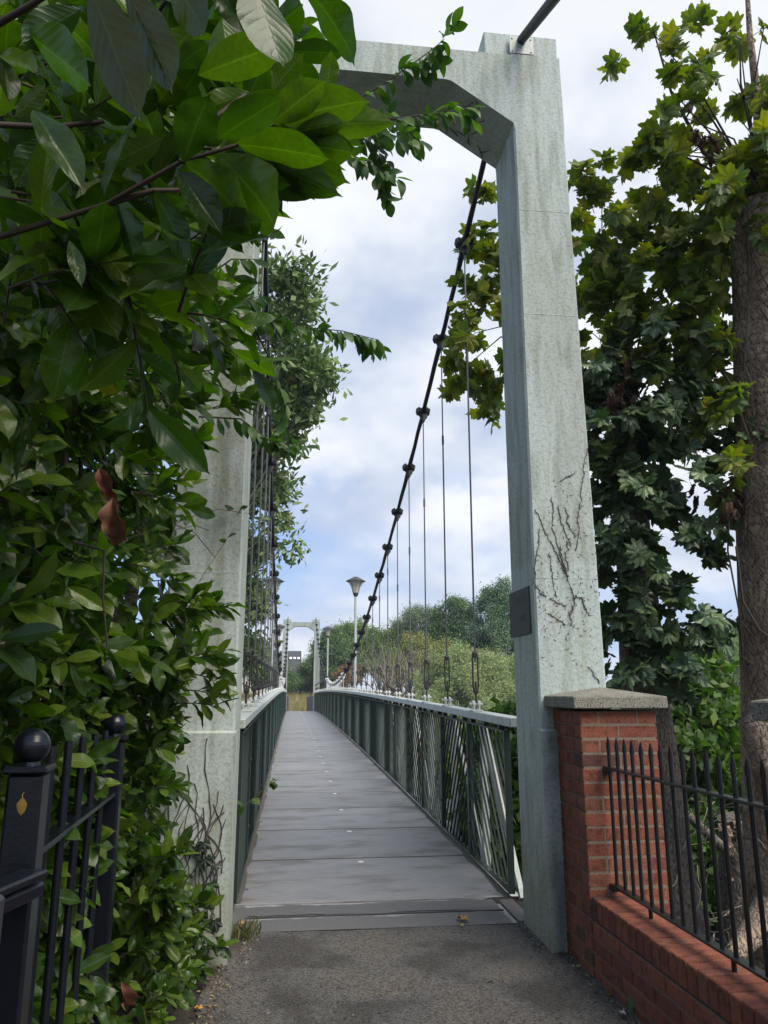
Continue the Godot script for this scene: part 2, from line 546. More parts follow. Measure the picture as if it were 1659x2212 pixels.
func make_materials() -> void:
	var mott := noise_tex(3, 0.035, [grey(0.90), grey(0.97), grey(1.0), Color(0.95, 0.945, 0.92)], [0.25, 0.45, 0.6, 0.8], 5)
	var streak := noise_tex(5, 0.012, [Color(0.88, 0.88, 0.85), grey(0.97), grey(1.0), Color(0.94, 0.93, 0.90)], [0.2, 0.42, 0.6, 0.85], 4)
	var grit := noise_tex(8, 0.12, [], [], 3)
	M.grit = grit
	M.concrete = blotch(rough_mat(lin(0.50, 0.56, 0.54), 0.85, mott, Vector3(1.6, 1.6, 1.6), noise_tex(9, 0.06, [], [], 5), 0.14, true), streak, Vector3(1.3, 0.22, 1.3))
	M.pale_paint = blotch(rough_mat(lin(0.54, 0.60, 0.575), 0.5, mott, Vector3(2, 2, 2), grit, 0.08), streak, Vector3(2, 0.5, 2))
	M.white_paint = rough_mat(lin(0.62, 0.64, 0.62), 0.5, mott, Vector3(3, 3, 3), grit, 0.1)
	M.green_paint = rough_mat(lin(0.024, 0.042, 0.036), 0.28, mott, Vector3(3, 3, 3), grit, 0.05)
	M.bar_paint = M.green_paint.duplicate()
	M.bar_paint.roughness = 0.17
	M.bar_paint.albedo_color = lin(0.044, 0.068, 0.060)
	M.near_bar = M.green_paint.duplicate()
	M.near_bar.roughness = 0.5
	M.near_bar.metallic_specular = 0.35
	M.black_iron = rough_mat(lin(0.009, 0.009, 0.010), 0.33, mott, Vector3(4, 4, 4), grit, 0.03)
	M.navy_iron = rough_mat(lin(0.005, 0.006, 0.011), 0.3, mott, Vector3(4, 4, 4), noise_tex(31, 0.03, [], [], 3), 0.03)
	M.cable = rough_mat(lin(0.012, 0.012, 0.013), 0.5, mott, Vector3(4, 4, 4), noise_tex(41, 0.09, [], [], 4), 0.9)
	M.steel = rough_mat(lin(0.16, 0.16, 0.165), 0.42, mott, Vector3(4, 4, 4))
	M.steel.metallic = 0.4
	M.dark_steel = rough_mat(lin(0.045, 0.042, 0.04), 0.5, mott, Vector3(4, 4, 4), grit, 0.1)
	M.deck = blotch(rough_mat(lin(0.275, 0.275, 0.275), 0.42, noise_tex(12, 0.03, [grey(0.90), grey(0.97), grey(1.0)], [0.25, 0.5, 0.75], 5), Vector3(0.35, 1, 3.4), noise_tex(14, 0.2, [], [], 3), 0.25), noise_tex(15, 0.012, [Color(0.80, 0.79, 0.76), grey(0.96), grey(1.0)], [0.2, 0.45, 0.75], 4), Vector3(0.22, 1, 0.5))
	M.asphalt = blotch(rough_mat(lin(0.155, 0.148, 0.140), 0.8, speckle(16, 0.30, 0.78, 1.0, 0.03), Vector3(0.62, 0.62, 0.62), speckle(17, 0.0, 0.5, 1.0, 0.03), 0.5), noise_tex(18, 0.01, [Color(0.72, 0.70, 0.68), grey(0.94), Color(1.0, 0.97, 0.93)], [0.25, 0.5, 0.75], 4), Vector3(0.3, 1, 0.3))
	M.decks = []
	for k in 4:
		var dm: StandardMaterial3D = M.deck.duplicate()
		dm.albedo_color = (lin(0.275, 0.275, 0.275).srgb_to_linear() * [1.0, 0.90, 1.07, 0.95][k]).linear_to_srgb()
		dm.uv1_offset = Vector3(0.37 * k, 0.2 * k, 0.61 * k)
		M.decks.append(dm)
	M.plate = rough_mat(lin(0.145, 0.142, 0.138), 0.5, noise_tex(19, 0.1, [grey(0.7), grey(1.0)], [0.3, 0.7], 4), Vector3(2, 2, 2), grit, 0.3)
	M.wet_sheen = rough_mat(lin(0.40, 0.40, 0.41), 0.25, mott, Vector3(2, 2, 2))  # pale colour stands in for sky sheen on the plate
	M.soil = rough_mat(lin(0.05, 0.04, 0.03), 0.95, noise_tex(20, 0.08, [grey(0.5), grey(1.0), Color(1.0, 0.85, 0.7)], [0.25, 0.6, 0.85], 5), Vector3(1.5, 1.5, 1.5), grit, 2.0)
	M.field = blotch(rough_mat(Color(1, 1, 1), 0.95, noise_tex(21, 0.05, [grey(0.7), grey(1.0)], [0.3, 0.7], 5), Vector3(0.5, 0.5, 0.5), null, 0.0, true), noise_tex(22, 0.015, [Color(0.75, 0.8, 0.65), Color(1, 1, 1)], [0.3, 0.7], 4), Vector3(0.05, 0.05, 0.05))
	var cl := [lin(0.30, 0.088, 0.045), lin(0.265, 0.076, 0.040), lin(0.33, 0.102, 0.052), lin(0.225, 0.066, 0.040), lin(0.29, 0.102, 0.057)]
	var bt := noise_tex(24, 0.05, [grey(0.72), grey(0.95), grey(1.0)], [0.2, 0.5, 0.8], 5)
	M.brick = []
	cl.append_array([lin(0.125, 0.045, 0.034), lin(0.13, 0.075, 0.042), lin(0.085, 0.06, 0.036)])
	for c in cl: M.brick.append(blotch(rough_mat(c, 0.8, bt, Vector3(3, 3, 3), speckle(54, 0.2, 0.5, 1.0, 0.04), 0.35), noise_tex(55, 0.02, [Color(0.78, 0.75, 0.70), grey(0.95), Color(1, 1, 1)], [0.22, 0.42, 0.7], 5), Vector3(1.3, 1.3, 1.3)))
	M.mortar = rough_mat(lin(0.27, 0.22, 0.155), 0.9, bt, Vector3(4, 4, 4), grit, 0.4)
	M.dirt = rough_mat(lin(0.165, 0.148, 0.115), 0.95, speckle(52, 0.35, 0.8, 1.0, 0.05), Vector3(0.8, 0.8, 0.8))
	M.dark_mortar = plain(lin(0.055, 0.042, 0.033), 0.95)
	M.stone = blotch(rough_mat(lin(0.35, 0.33, 0.285), 0.9, noise_tex(25, 0.07, [Color(0.5, 0.5, 0.45), grey(0.85), grey(1.0), Color(1.0, 1.0, 0.93)], [0.2, 0.42, 0.62, 0.85], 5), Vector3(2.4, 2.4, 2.4), grit, 0.7), streak, Vector3(1, 1, 1))
	M.bark = rough_mat(lin(0.20, 0.175, 0.15), 0.95, noise_tex(26, 0.04, [Color(0.45, 0.42, 0.38), grey(0.85), grey(1.0)], [0.15, 0.5, 0.85], 5), Vector3(1.6, 0.8, 1.6), noise_tex(27, 0.035, [], [], 4), 2.0)
	var plates := noise_tex(28, 0.03, [grey(0.0), grey(0.7), grey(1.0)], [0.0, 0.16, 0.6], 3, FastNoiseLite.TYPE_CELLULAR, 512, 20.0)
	M.flaky = rough_mat(lin(0.46, 0.365, 0.295), 0.95, noise_tex(28, 0.03, [grey(0.28), grey(0.85), grey(1.0), Color(1, 0.9, 0.8)], [0.0, 0.14, 0.5, 0.8], 3, FastNoiseLite.TYPE_CELLULAR, 512, 20.0), Vector3(1.5, 0.85, 1.5), plates, 4.0)
	blotch(M.flaky, noise_tex(53, 0.014, [Color(0.72, 0.70, 0.66), grey(0.93), Color(1.0, 0.97, 0.92)], [0.25, 0.5, 0.75], 5), Vector3(0.6, 0.3, 0.6))
	M.twig = plain(lin(0.055, 0.036, 0.026), 0.8)
	M.red_twig = plain(lin(0.038, 0.021, 0.014), 0.7)
	M.pale_twig = plain(lin(0.22, 0.19, 0.15), 0.85)
	M.dead_stem = plain(lin(0.06, 0.045, 0.038), 0.9)
	M.plaque = rough_mat(lin(0.062, 0.070, 0.063), 0.75, streak, Vector3(3, 1, 3), grit, 0.1)
	M.gold = plain(lin(0.42, 0.28, 0.06), 0.45)
	M.water = plain(lin(0.03, 0.04, 0.035), 0.07)
	M.water.heightmap_enabled = true
	M.water.heightmap_texture = noise_tex(30, 0.02, [], [], 3)
	M.water.heightmap_scale = 3.0
	M.water.uv1_triplanar = true; M.water.uv1_world_triplanar = true; M.water.uv1_scale = Vector3(0.3, 0.3, 0.3)
	M.slate = rough_mat(lin(0.05, 0.05, 0.056), 0.7, mott, Vector3(0.6, 0.6, 0.6))
	M.render = plain(lin(0.5, 0.47, 0.42), 0.9)
	M.pane = plain(lin(0.75, 0.78, 0.8), 0.1)
	M.cream_glass = plain(lin(0.93, 0.91, 0.80), 0.3)  # lantern glass: pale cream and translucent, no emission
	M.cream_glass.backlight_enabled = true; M.cream_glass.backlight = Color(1.0, 0.98, 0.9)
	M.lamp_dark = rough_mat(lin(0.06, 0.058, 0.056), 0.6, mott, Vector3(4, 4, 4))
	M.stud = plain(lin(0.72, 0.72, 0.70), 0.3)
	M.vein = vein_image(true)
	M.vein_h = vein_image(false)
	M.laurel = [blade(18, 8, 0.42, 0.84, 0.30, 0.26, 0.10, 0.08, 1), blade(18, 8, 0.45, 0.80, 0.34, 0.16, 0.18, 0.10, 2), blade(18, 8, 0.38, 0.90, 0.30, 0.36, 0.04, 0.07, 3)]
	M.small_leaf = [blade(6, 2, 0.42, 0.8, 0.1, 0.3, 0.16, 0.0, 1), blade(6, 2, 0.5, 0.9, 0.1, 0.15, 0.28, 0.0, 2)]
	M.maple = [lobed(1, 0.28), lobed(2, 0.45), lobed(3, 0.12), lobed(4, 0.6)]
	M.curled = [lobed(5, 0.9, 0.55), lobed(6, 1.3, 0.4)]

# ---------------------------------------------------------------- ground, river, field
func land(x: float, z: float) -> float:
	var bank := smoothstep(-0.2, -5.5, z)
	if x < -1.9: bank = smoothstep(-17.0, -21.5, z)
	var near := -3.6 * bank
	if x > 1.2:
		var s := clampf((x - 1.2) / 6.0, 0.0, 1.0)
		near = minf(near, -0.25 - 3.0 * s * s * (3 - 2 * s) * smoothstep(9.0, -1.0, z))
	var far := lerpf(-3.6, -0.16 - 0.9 * smoothstep(5.0, 16.0, absf(x)), smoothstep(-42.0, -47.5, z))
	far += 0.95 * smoothstep(-52.0, -80.0, z)
	return near if z > -22.0 else far

func make_ground() -> void:
	var mb := Mb.new()
	var nz := FastNoiseLite.new()
	nz.seed = 2; nz.frequency = 0.35; nz.fractal_octaves = 4
	var fx := func(u: float) -> float:
		var s := u * 2.0 - 1.0
		return signf(s) * (absf(s) * 14.0 + pow(absf(s), 4.0) * 500.0) + 1.0
	var fz := func(w: float) -> float:
		return 12.0 - w * 80.0 - pow(maxf(w - 0.4, 0.0) / 0.6, 4.0) * 800.0
	var f := func(u: float, w: float) -> Vector3:
		var x: float = fx.call(u)
		var z: float = fz.call(w)
		var y := land(x, z)
		if not (z > -0.4 and x > -1.7 and x < 1.25): y += nz.get_noise_2d(x, z) * (0.16 if z > -45.0 else 0.06)
		else: y = -0.03
		return Vector3(x, y, z)
	var col := func(p: Vector3) -> Color:
		if p.z < -46.0:
			var k := clampf(0.5 + nz.get_noise_2d(p.x * 0.3, p.z * 0.3), 0, 1)
			return Color(0.30, 0.25, 0.10).lerp(Color(0.20, 0.21, 0.07), k)
		if p.z < -38.0: return Color(0.07, 0.08, 0.03)
		return Color(0.055, 0.05, 0.033)
	mb.grid(f, 150, 190, col)
	# grid() rows run towards -z: faces look up
	top("ground", mb, M.field, "earth banks of the river and the dry grass field beyond the bridge", "ground", "", "structure")
	var w := Mb.new()
	w.grid(func(u: float, t: float) -> Vector3: return Vector3(-260.0 + 520.0 * u, -3.0, -1.5 - 44.0 * t), 4, 4)
	top("river", w, M.water, "grey river under the bridge, glinting through the railings", "river", "", "structure")
	# the path: a fine sheet with a slightly uneven surface
	var p := Mb.new()
	p.grid(func(u: float, t: float) -> Vector3:
		var x := lerpf(-0.985, 0.945, u)
		var z := lerpf(9.0, -0.06, t)
		if u == 0.0: x += 0.03 * nz.get_noise_2d(z * 6.0, 1.0)
		return Vector3(x, 0.004 * nz.get_noise_2d(x * 4, z * 4), z), 40, 160)
	top("path", p, M.asphalt, "worn grey asphalt path leading onto the bridge", "path", "", "structure")
	var s := Mb.new()
	s.grid(func(u: float, t: float) -> Vector3:
		var x := lerpf(-3.6, -0.94, u)
		var z := lerpf(6.0, -1.0, t)
		return Vector3(x, (0.03 + 0.05 * nz.get_noise_2d(x * 9, z * 9)) * smoothstep(1.0, 0.9, u) - 0.012 * smoothstep(0.95, 1.0, u), z), 50, 110)
	top("soil_bed", s, M.soil, "dark soil and leaf litter under the laurel hedge", "soil", "", "structure")

# ---------------------------------------------------------------- the bridge
const SPAN := -48.45
func camber(z: float) -> float:
	var t := clampf(z / SPAN, 0.0, 1.0)
	return 0.72 * t * (1.0 - t)

func cable_y(z: float) -> float:
	return 1.60 + 0.00777 * (z + 24.2) * (z + 24.2)

func make_bridge() -> void:
	var br := thing("suspension_bridge", Vector3.ZERO, "narrow pedestrian suspension bridge with pale concrete towers and dark green railings", "bridge")
	tower(br, 0.0, 1.0, true)
	tower(br, SPAN, -1.0, false)
	# --- deck
	var deck: MeshInstance3D = null
	for s in [-1.0, 1.0]:
		var stuff := Mb.new()
		for i in 37:
			var z0 := -0.4 - i * 1.3
			var z1 := z0 - 1.3
			stuff.bar(Vector3(s * 1.02, camber(z0) - 0.16, z0), Vector3(s * 1.02, camber(z1) - 0.16, z1 - 0.001), 0.09, 0.22)
		if deck == null: deck = part(br, "deck", stuff, M.pale_paint)
		else: part(deck, "girder", stuff, M.pale_paint)
	var n_pl := 37
	for i in n_pl:
		var z0 := -0.645 - (i * 1.292)
		var z1 := z0 - 1.246
		if i > 0:
			var jt := Mb.new()
			jt.bar(Vector3(0, camber(z0) - 0.016, z0 + 0.052), Vector3(0, camber(z0) - 0.016, z0 - 0.006), 1.88, 0.024)
			part(deck, "joint_strip", jt, M.dark_mortar)
		var a := Vector3(0, camber(z0) - 0.03, z0)
		var b := Vector3(0, camber(z1) - 0.03, z1)
		var m := Mb.new()
		m.bar(a, b, 1.90, 0.06, 0.004)
		part(deck, "plank", m, M.decks[(i * 7) % 4])
		var st := Mb.new()
		st.lathe(Vector3(0.0, camber(z1 + 0.13), z1 + 0.13), [Vector2(0.026, -0.01), Vector2(0.026, 0.002), Vector2(0.018, 0.005), Vector2(0.0, 0.005)], 12)
		part(deck, "stud", st, M.stud)
	for s in [-1.0, 1.0]:
		var dn := FastNoiseLite.new()
		dn.seed = 19 + int(s); dn.frequency = 1.6; dn.fractal_octaves = 4
		var ed := Mb.new()
		ed.grid(func(u: float, t: float) -> Vector3:
			var z := lerpf(-0.66, SPAN + 0.4, t)
			var inner := 0.893 + 0.03 * dn.get_noise_2d(z * 0.9, 1.0) + 0.008 * dn.get_noise_2d(z * 2.6, 5.0)
			return Vector3(s * lerpf(inner, 0.935, u), camber(z) + lerpf(0.0025, 0.006, u), z) if s < 0 else Vector3(lerpf(0.935, inner, u), camber(z) + lerpf(0.006, 0.0025, u), z), 3, 900)
		part(deck, "edge_dirt", ed, M.dirt, "stuff")
	# threshold: two worn plates, a steel strip and wet patches at their edges, pale sheen painted in their colour
	var nz := FastNoiseLite.new()
	nz.seed = 77; nz.frequency = 2.2; nz.fractal_octaves = 4
	var ragged := func(x0: float, x1: float, za: float, zb: float, y: float, aa: float, ab: float) -> Mb:
		var q := Mb.new()
		q.grid(func(u: float, t: float) -> Vector3:
			var x := lerpf(x0, x1, u)
			var ea := za + aa * (nz.get_noise_2d(x * 0.9, za * 7.0) + 0.35 * nz.get_noise_2d(x * 4.0, 4.0))
			var eb := zb + ab * (nz.get_noise_2d(x * 0.9, zb * 7.0 + 9.0) + 0.35 * nz.get_noise_2d(x * 4.0, 8.0))
			return Vector3(x, y + 0.002 * sin(PI * t), lerpf(ea, eb, t)), 70, 3)
		return q
	var sub := Mb.new()
	sub.bx(Vector3(-0.02, -0.028, -0.36), Vector3(1.70, 0.05, 0.6), 0.003)
	part(deck, "threshold_plate", sub, M.wet_sheen)
	part(deck, "worn_surfacing", ragged.call(-0.87, 0.80, -0.37, -0.60, 0.003, 0.035, 0.06), M.plate)
	part(deck, "worn_surfacing", ragged.call(-0.85, 0.79, -0.04, -0.30, 0.003, 0.008, 0.05), M.plate)
	var gap := Mb.new()
	gap.bx(Vector3(-0.02, 0.004, -0.335), Vector3(1.66, 0.008, 0.012), 0.001)
	part(deck, "expansion_strip", gap, M.dark_steel)
	for s in [-1.0, 1.0]:
		var kb := Mb.new()
		kb.bx(Vector3(s * 0.89, -0.02, -0.33), Vector3(0.10, 0.05, 0.50), 0.004)
		part(deck, "edge_plate", kb, M.plate)
	# --- cables, hangers, parapets
	for s in [-1.0, 1.0]:
		var cx: float = s * 0.955 - 0.01
		var pts := []
		var rad := []
		for i in 161:
			var z := 0.2 + (SPAN - 0.4) * i / 160.0
			pts.append(Vector3(cx + rng.randfn() * 0.002, cable_y(z), z)); rad.append(0.027 + rnd(-0.003, 0.003))
		var cm := Mb.new()
		cm.tube(pts, rad, 8)
		for e in [[0.40, 6.05, 1.0], [SPAN - 0.40, 6.05, -1.0]]:   # the back stays run down to their anchorages
			var bp := []
			var br2 := []
			for i in 24:
				var q := i / 23.0
				bp.append(Vector3(cx + 0.01 * s * q, e[1] - 0.51 * q * 11.5, e[0] + e[2] * q * 11.5))
				br2.append(0.036 + rnd(-0.003, 0.004))
			cm.tube(bp, br2, 8)
		var cable := part(br, "main_cable", cm, M.cable)
		var clamp_mesh := clamp_shape()
		for i in 38:
			var z := -1.53 - i * 1.2265
			var y := cable_y(z)
			var mid := absf(z + 24.2) < 6.0
			var k := part(cable, "cable_clamp", clamp_mesh, M.white_paint if mid else M.cable)
			var slope := 2.0 * 0.00777 * (z + 24.2)
			k.transform = Transform3D(Basis(Vector3.RIGHT, -atan(slope)).rotated(Vector3.UP, rnd(-0.05, 0.05)), Vector3(cx, y, z))
			hanger(br, Vector3(cx, 0, z), y - 0.09, 1.205 + camber(z), mid)
		# handrail beam in lengths
		var hr := Mb.new()
		for i in 39:
			var z0 := -0.36 - i * 1.2265
			var z1 := z0 - 1.2255
			hr.bar(Vector3(s * 0.965, camber(z0) + 1.172, z0), Vector3(s * 0.965, camber(z1) + 1.172, z1), 0.125, 0.062, 0.005)
		part(br, "handrail", hr, M.pale_paint)
		# pale frame behind the panels: posts and braces
		var fr := Mb.new()
		for i in 38:
			var z := -1.53 - i * 1.2265
			var y := camber(z)
			fr.bx(Vector3(s * 1.0, y + 0.57, z), Vector3(0.05, 1.13, 0.06))
			var flip := i % 2 == 0
			var z2 := z - 1.2265
			if i == 0: fr.bar(Vector3(s * 1.0, camber(-0.5), -0.55), Vector3(s * 1.0, y + 1.12, z), 0.035, 0.045)
			fr.bar(Vector3(s * 1.0, y + (1.12 if not flip else 0.0), z), Vector3(s * 1.0, camber(z2) + (1.12 if flip else 0.0), z2), 0.028, 0.034)
		part(br, "support_frame", fr, M.pale_paint)
		var own := 13 if s > 0 else 8
		var far_bars := Mb.new()
		for i in 39:
			panel(br, s, i, i < own, far_bars)
		part(br, "railing_bars", far_bars, M.bar_paint, "stuff")

func clamp_shape() -> ArrayMesh:
	var m := Mb.new()
	# a barrel round the cable with bolt lugs and a taped cone below it
	var rr := [0.030, 0.052, 0.066, 0.070, 0.064, 0.050, 0.030]
	var p := []
	for i in 7: p.append(Vector3(0, 0, -0.075 + 0.025 * i))
	m.tube(p, rr, 9)
	for s in [-1.0, 1.0]:
		m.box(Transform3D(Basis(Vector3.FORWARD, 0.2 * s), Vector3(0.068 * s, 0.012, 0)), Vector3(0.035, 0.075, 0.085), 0.012)
		m.box(Transform3D(Basis(Vector3.FORWARD, 0.5), Vector3(0.05 * s, 0.055, 0.015)), Vector3(0.03, 0.03, 0.04), 0.008)
	m.tube([Vector3(0, -0.03, 0.0), Vector3(0.004, -0.075, -0.004), Vector3(0, -0.105, 0), Vector3(0, -0.14, 0)], [0.055, 0.045, 0.024, 0.013], 8)
	return m.mesh()

func hanger(br: Node3D, o: Vector3, ytop: float, yrail: float, mid: bool) -> void:
	var m := Mb.new()
	var ln := ytop - yrail
	var hmat: Material = M.white_paint if mid else M.steel
	if ln < 0.12:
		m.tube([o + Vector3(0, yrail, 0), o + Vector3(0, ytop + 0.08, 0)], [0.012, 0.012], 6)
		part(br, "hanger_rod", m, hmat)
		return
	var tb := ln > 0.75
	var y0 := yrail + 0.045
	var t0 := yrail + 0.17
	var t1 := t0 + 0.30
	if tb:
		m.tube([o + Vector3(0, t1 - 0.07, 0), o + Vector3(0, ytop - 1.05 if ln > 2.5 else ytop - 0.3, 0)], [0.0085, 0.0085], 7)
		m.tube([o + Vector3(0, ytop - 1.05 if ln > 2.5 else ytop - 0.3, 0), o + Vector3(0, ytop, 0)], [0.0075, 0.0075], 7)
		m.tube([o + Vector3(0, (ytop - 1.05 if ln > 2.5 else ytop - 0.3) - 0.07, 0), o + Vector3(0, (ytop - 1.05 if ln > 2.5 else ytop - 0.3) + 0.03, 0)], [0.013, 0.013], 7)
	else:
		m.tube([o + Vector3(0, y0, 0), o + Vector3(0, ytop + 0.05, 0)], [0.010, 0.010], 6)
	var rod := part(br, "hanger_rod", m, hmat)
	if tb:
		var t := Mb.new()
		for s in [-1.0, 1.0]:
			t.tube([o + Vector3(0.010 * s, t0 - 0.02, 0), o + Vector3(0.022 * s, t0 + 0.03, 0), o + Vector3(0.022 * s, t1 - 0.03, 0), o + Vector3(0.010 * s, t1 + 0.02, 0)], [0.008, 0.0075, 0.0075, 0.008], 6)
		t.lathe(o + Vector3(0, t1 - 0.025, 0), [Vector2(0.0, 0.0), Vector2(0.024, 0.0), Vector2(0.026, 0.03), Vector2(0.016, 0.05), Vector2(0.0, 0.05)], 6, false)
		t.lathe(o + Vector3(0, t0 - 0.03, 0), [Vector2(0.0, 0.0), Vector2(0.016, 0.0), Vector2(0.026, 0.02), Vector2(0.024, 0.05), Vector2(0.0, 0.05)], 6, false)
		t.tube([o + Vector3(0, y0, 0), o + Vector3(0, t0 + 0.07, 0)], [0.009, 0.009], 6)
		part(rod, "turnbuckle", t, M.dark_steel)
	var f := Mb.new()
	f.bx(o + Vector3(0, yrail + 0.004, 0), Vector3(0.10, 0.010, 0.09), 0.002)
	for s in [-1.0, 1.0]:
		f.bx(o + Vector3(0.022 * s, yrail + 0.030, 0), Vector3(0.013, 0.05, 0.055), 0.004)
		f.tube([o + Vector3(0.012 * s, yrail + 0.058, 0), o + Vector3(0.034 * s, yrail + 0.058, 0)], [0.026, 0.026], 10)
	f.tube([o + Vector3(-0.055, yrail + 0.055, 0), o + Vector3(0.055, yrail + 0.055, 0)], [0.011, 0.011], 6)
	part(rod, "foot_bracket", f, M.white_paint)

func panel(br: Node3D, s: float, i: int, own: bool, far_bars: Mb) -> void:
	var z0 := -0.62 - i * 1.2265 + (0.012 if i > 0 else 0.0)
	var z1 := -0.62 - (i + 1) * 1.2265 + 0.03
	if z1 < SPAN - 0.1: z1 = SPAN - 0.1
	var x := s * 0.945
	var y0 := camber(z0)
	var y1 := camber(z1)
	var f := Mb.new()
	for e in [[z0, y0], [z1, y1]]:
		f.bx(Vector3(x, e[1] + 0.56, e[0]), Vector3(0.045, 1.08, 0.034), 0.003)
	f.bar(Vector3(x, y0 + 1.098, z0 - 0.017), Vector3(x, y1 + 1.098, z1 + 0.017), 0.045, 0.012)
	f.bar(Vector3(x, y0 + 0.032, z0 - 0.017), Vector3(x, y1 + 0.032, z1 + 0.017), 0.045, 0.012)
	var fm := part(br, "railing_panel", f, M.green_paint)
	for k in 3:
		var lugs := Mb.new()
		var t := 0.12 + 0.38 * k
		var z := lerpf(z0, z1, t)
		lugs.bx(Vector3(x, lerpf(y0, y1, t) + 1.122, z), Vector3(0.04, 0.040, 0.05), 0.003)
		part(fm, "rail_lug", lugs, M.black_iron)
	if own:
		var bt := Mb.new()
		for k in 2:
			bt.bx(Vector3(x - s * 0.004, y1 + 0.28 + 0.52 * k, z1 + 0.010 - 0.02), Vector3(0.054, 0.026, 0.050), 0.006)
		part(fm, "bolted_clip", bt, M.dark_steel)
	# slanted flat bars, leaning the other way in every second panel
	var w := z0 - z1 - 0.034
	var run := 0.86
	var step := 0.132
	var n := int((w + run) / step)
	for k in n:
		var b := -run + step * (k + 0.7)   # foot, measured from the far post
		var ya := 0.0
		var yb := 1.0
		if b < 0.0: ya = -b / run
		if b + run > w: yb = (w - b) / run
		if yb - ya < 0.06: continue
		var lo := b + run * ya
		var hi := b + run * yb
		if i % 2 == 0:      # top at the far end, foot at the near end
			lo = w - lo; hi = w - hi
		lo += 0.0; hi += 0.0
		var za := z1 + 0.017 + lo
		var zb := z1 + 0.017 + hi
		var pa := Vector3(x, lerpf(y0, y1, (z0 - za) / (z0 - z1)) + 0.038 + 1.054 * ya, za)
		var pb := Vector3(x, lerpf(y0, y1, (z0 - zb) / (z0 - z1)) + 0.038 + 1.054 * yb, zb)
		var q := Mb.new() if own else far_bars
		q.bar(pa, pb, 0.014 if own else 0.030, 0.010, 0.0, Vector3.FORWARD)
		if own: part(fm, "bar", q, M.near_bar)

func leg_col(p: Vector3, left: bool, detail: bool, nz: FastNoiseLite) -> Color:
	var c := Color(0.93, 0.95, 0.94)
	var a := nz.get_noise_3d(p.x * 1.4, p.y * 0.35, p.z * 1.4)
	c = c.lerp(Color(0.70, 0.70, 0.63), clampf(0.15 + a * 1.1, 0, 0.75))
	var sv := nz.get_noise_3d(p.x * 11.0, p.y * 0.22, p.z * 11.0 + 4.0)
	c = c.lerp(Color(0.66, 0.67, 0.62), clampf(sv * 1.6 - 0.12, 0.0, 0.55))
	if not detail: return c
	var b := nz.get_noise_3d(p.x * 7.0, p.y * 4.0, p.z * 7.0)
	if p.y > 0.95 and p.y < 2.15 and not left: c = c.lerp(Color(1.0, 1.06, 1.06), 0.5)   # a newer coat of paint
	var foot := smoothstep(0.75, 0.0, p.y + b * 0.4 + a * 0.3)
	c = c.lerp(Color(0.50, 0.47, 0.34), foot * 0.75)
	if p.y < 1.16:
		var v := nz.get_noise_3d(p.x * 16.0, p.y * 0.8, p.z * 16.0)
		c = c.lerp(Color(0.62, 0.57, 0.46), clampf(v * 1.3 + 0.15 - p.y * 0.1, 0.0, 0.75))
	if left:
		var st := absf(p.x + 1.05 + 0.03 * nz.get_noise_2d(p.y * 2.0, 3.0)) - 0.045 - 0.03 * b
		if p.z > 0.4 and p.y > 1.3 and p.y < 3.4: c = c.lerp(Color(0.42, 0.39, 0.26), smoothstep(0.02, -0.01, st) * 0.75)
		c = c.lerp(Color(0.74, 0.74, 0.72), 0.4)
	elif p.z > 0.44 and p.y < 1.17 and p.x > 0.9: c = c.lerp(Color(0.36, 0.35, 0.31), clampf(0.5 + b, 0, 0.8))
	return c

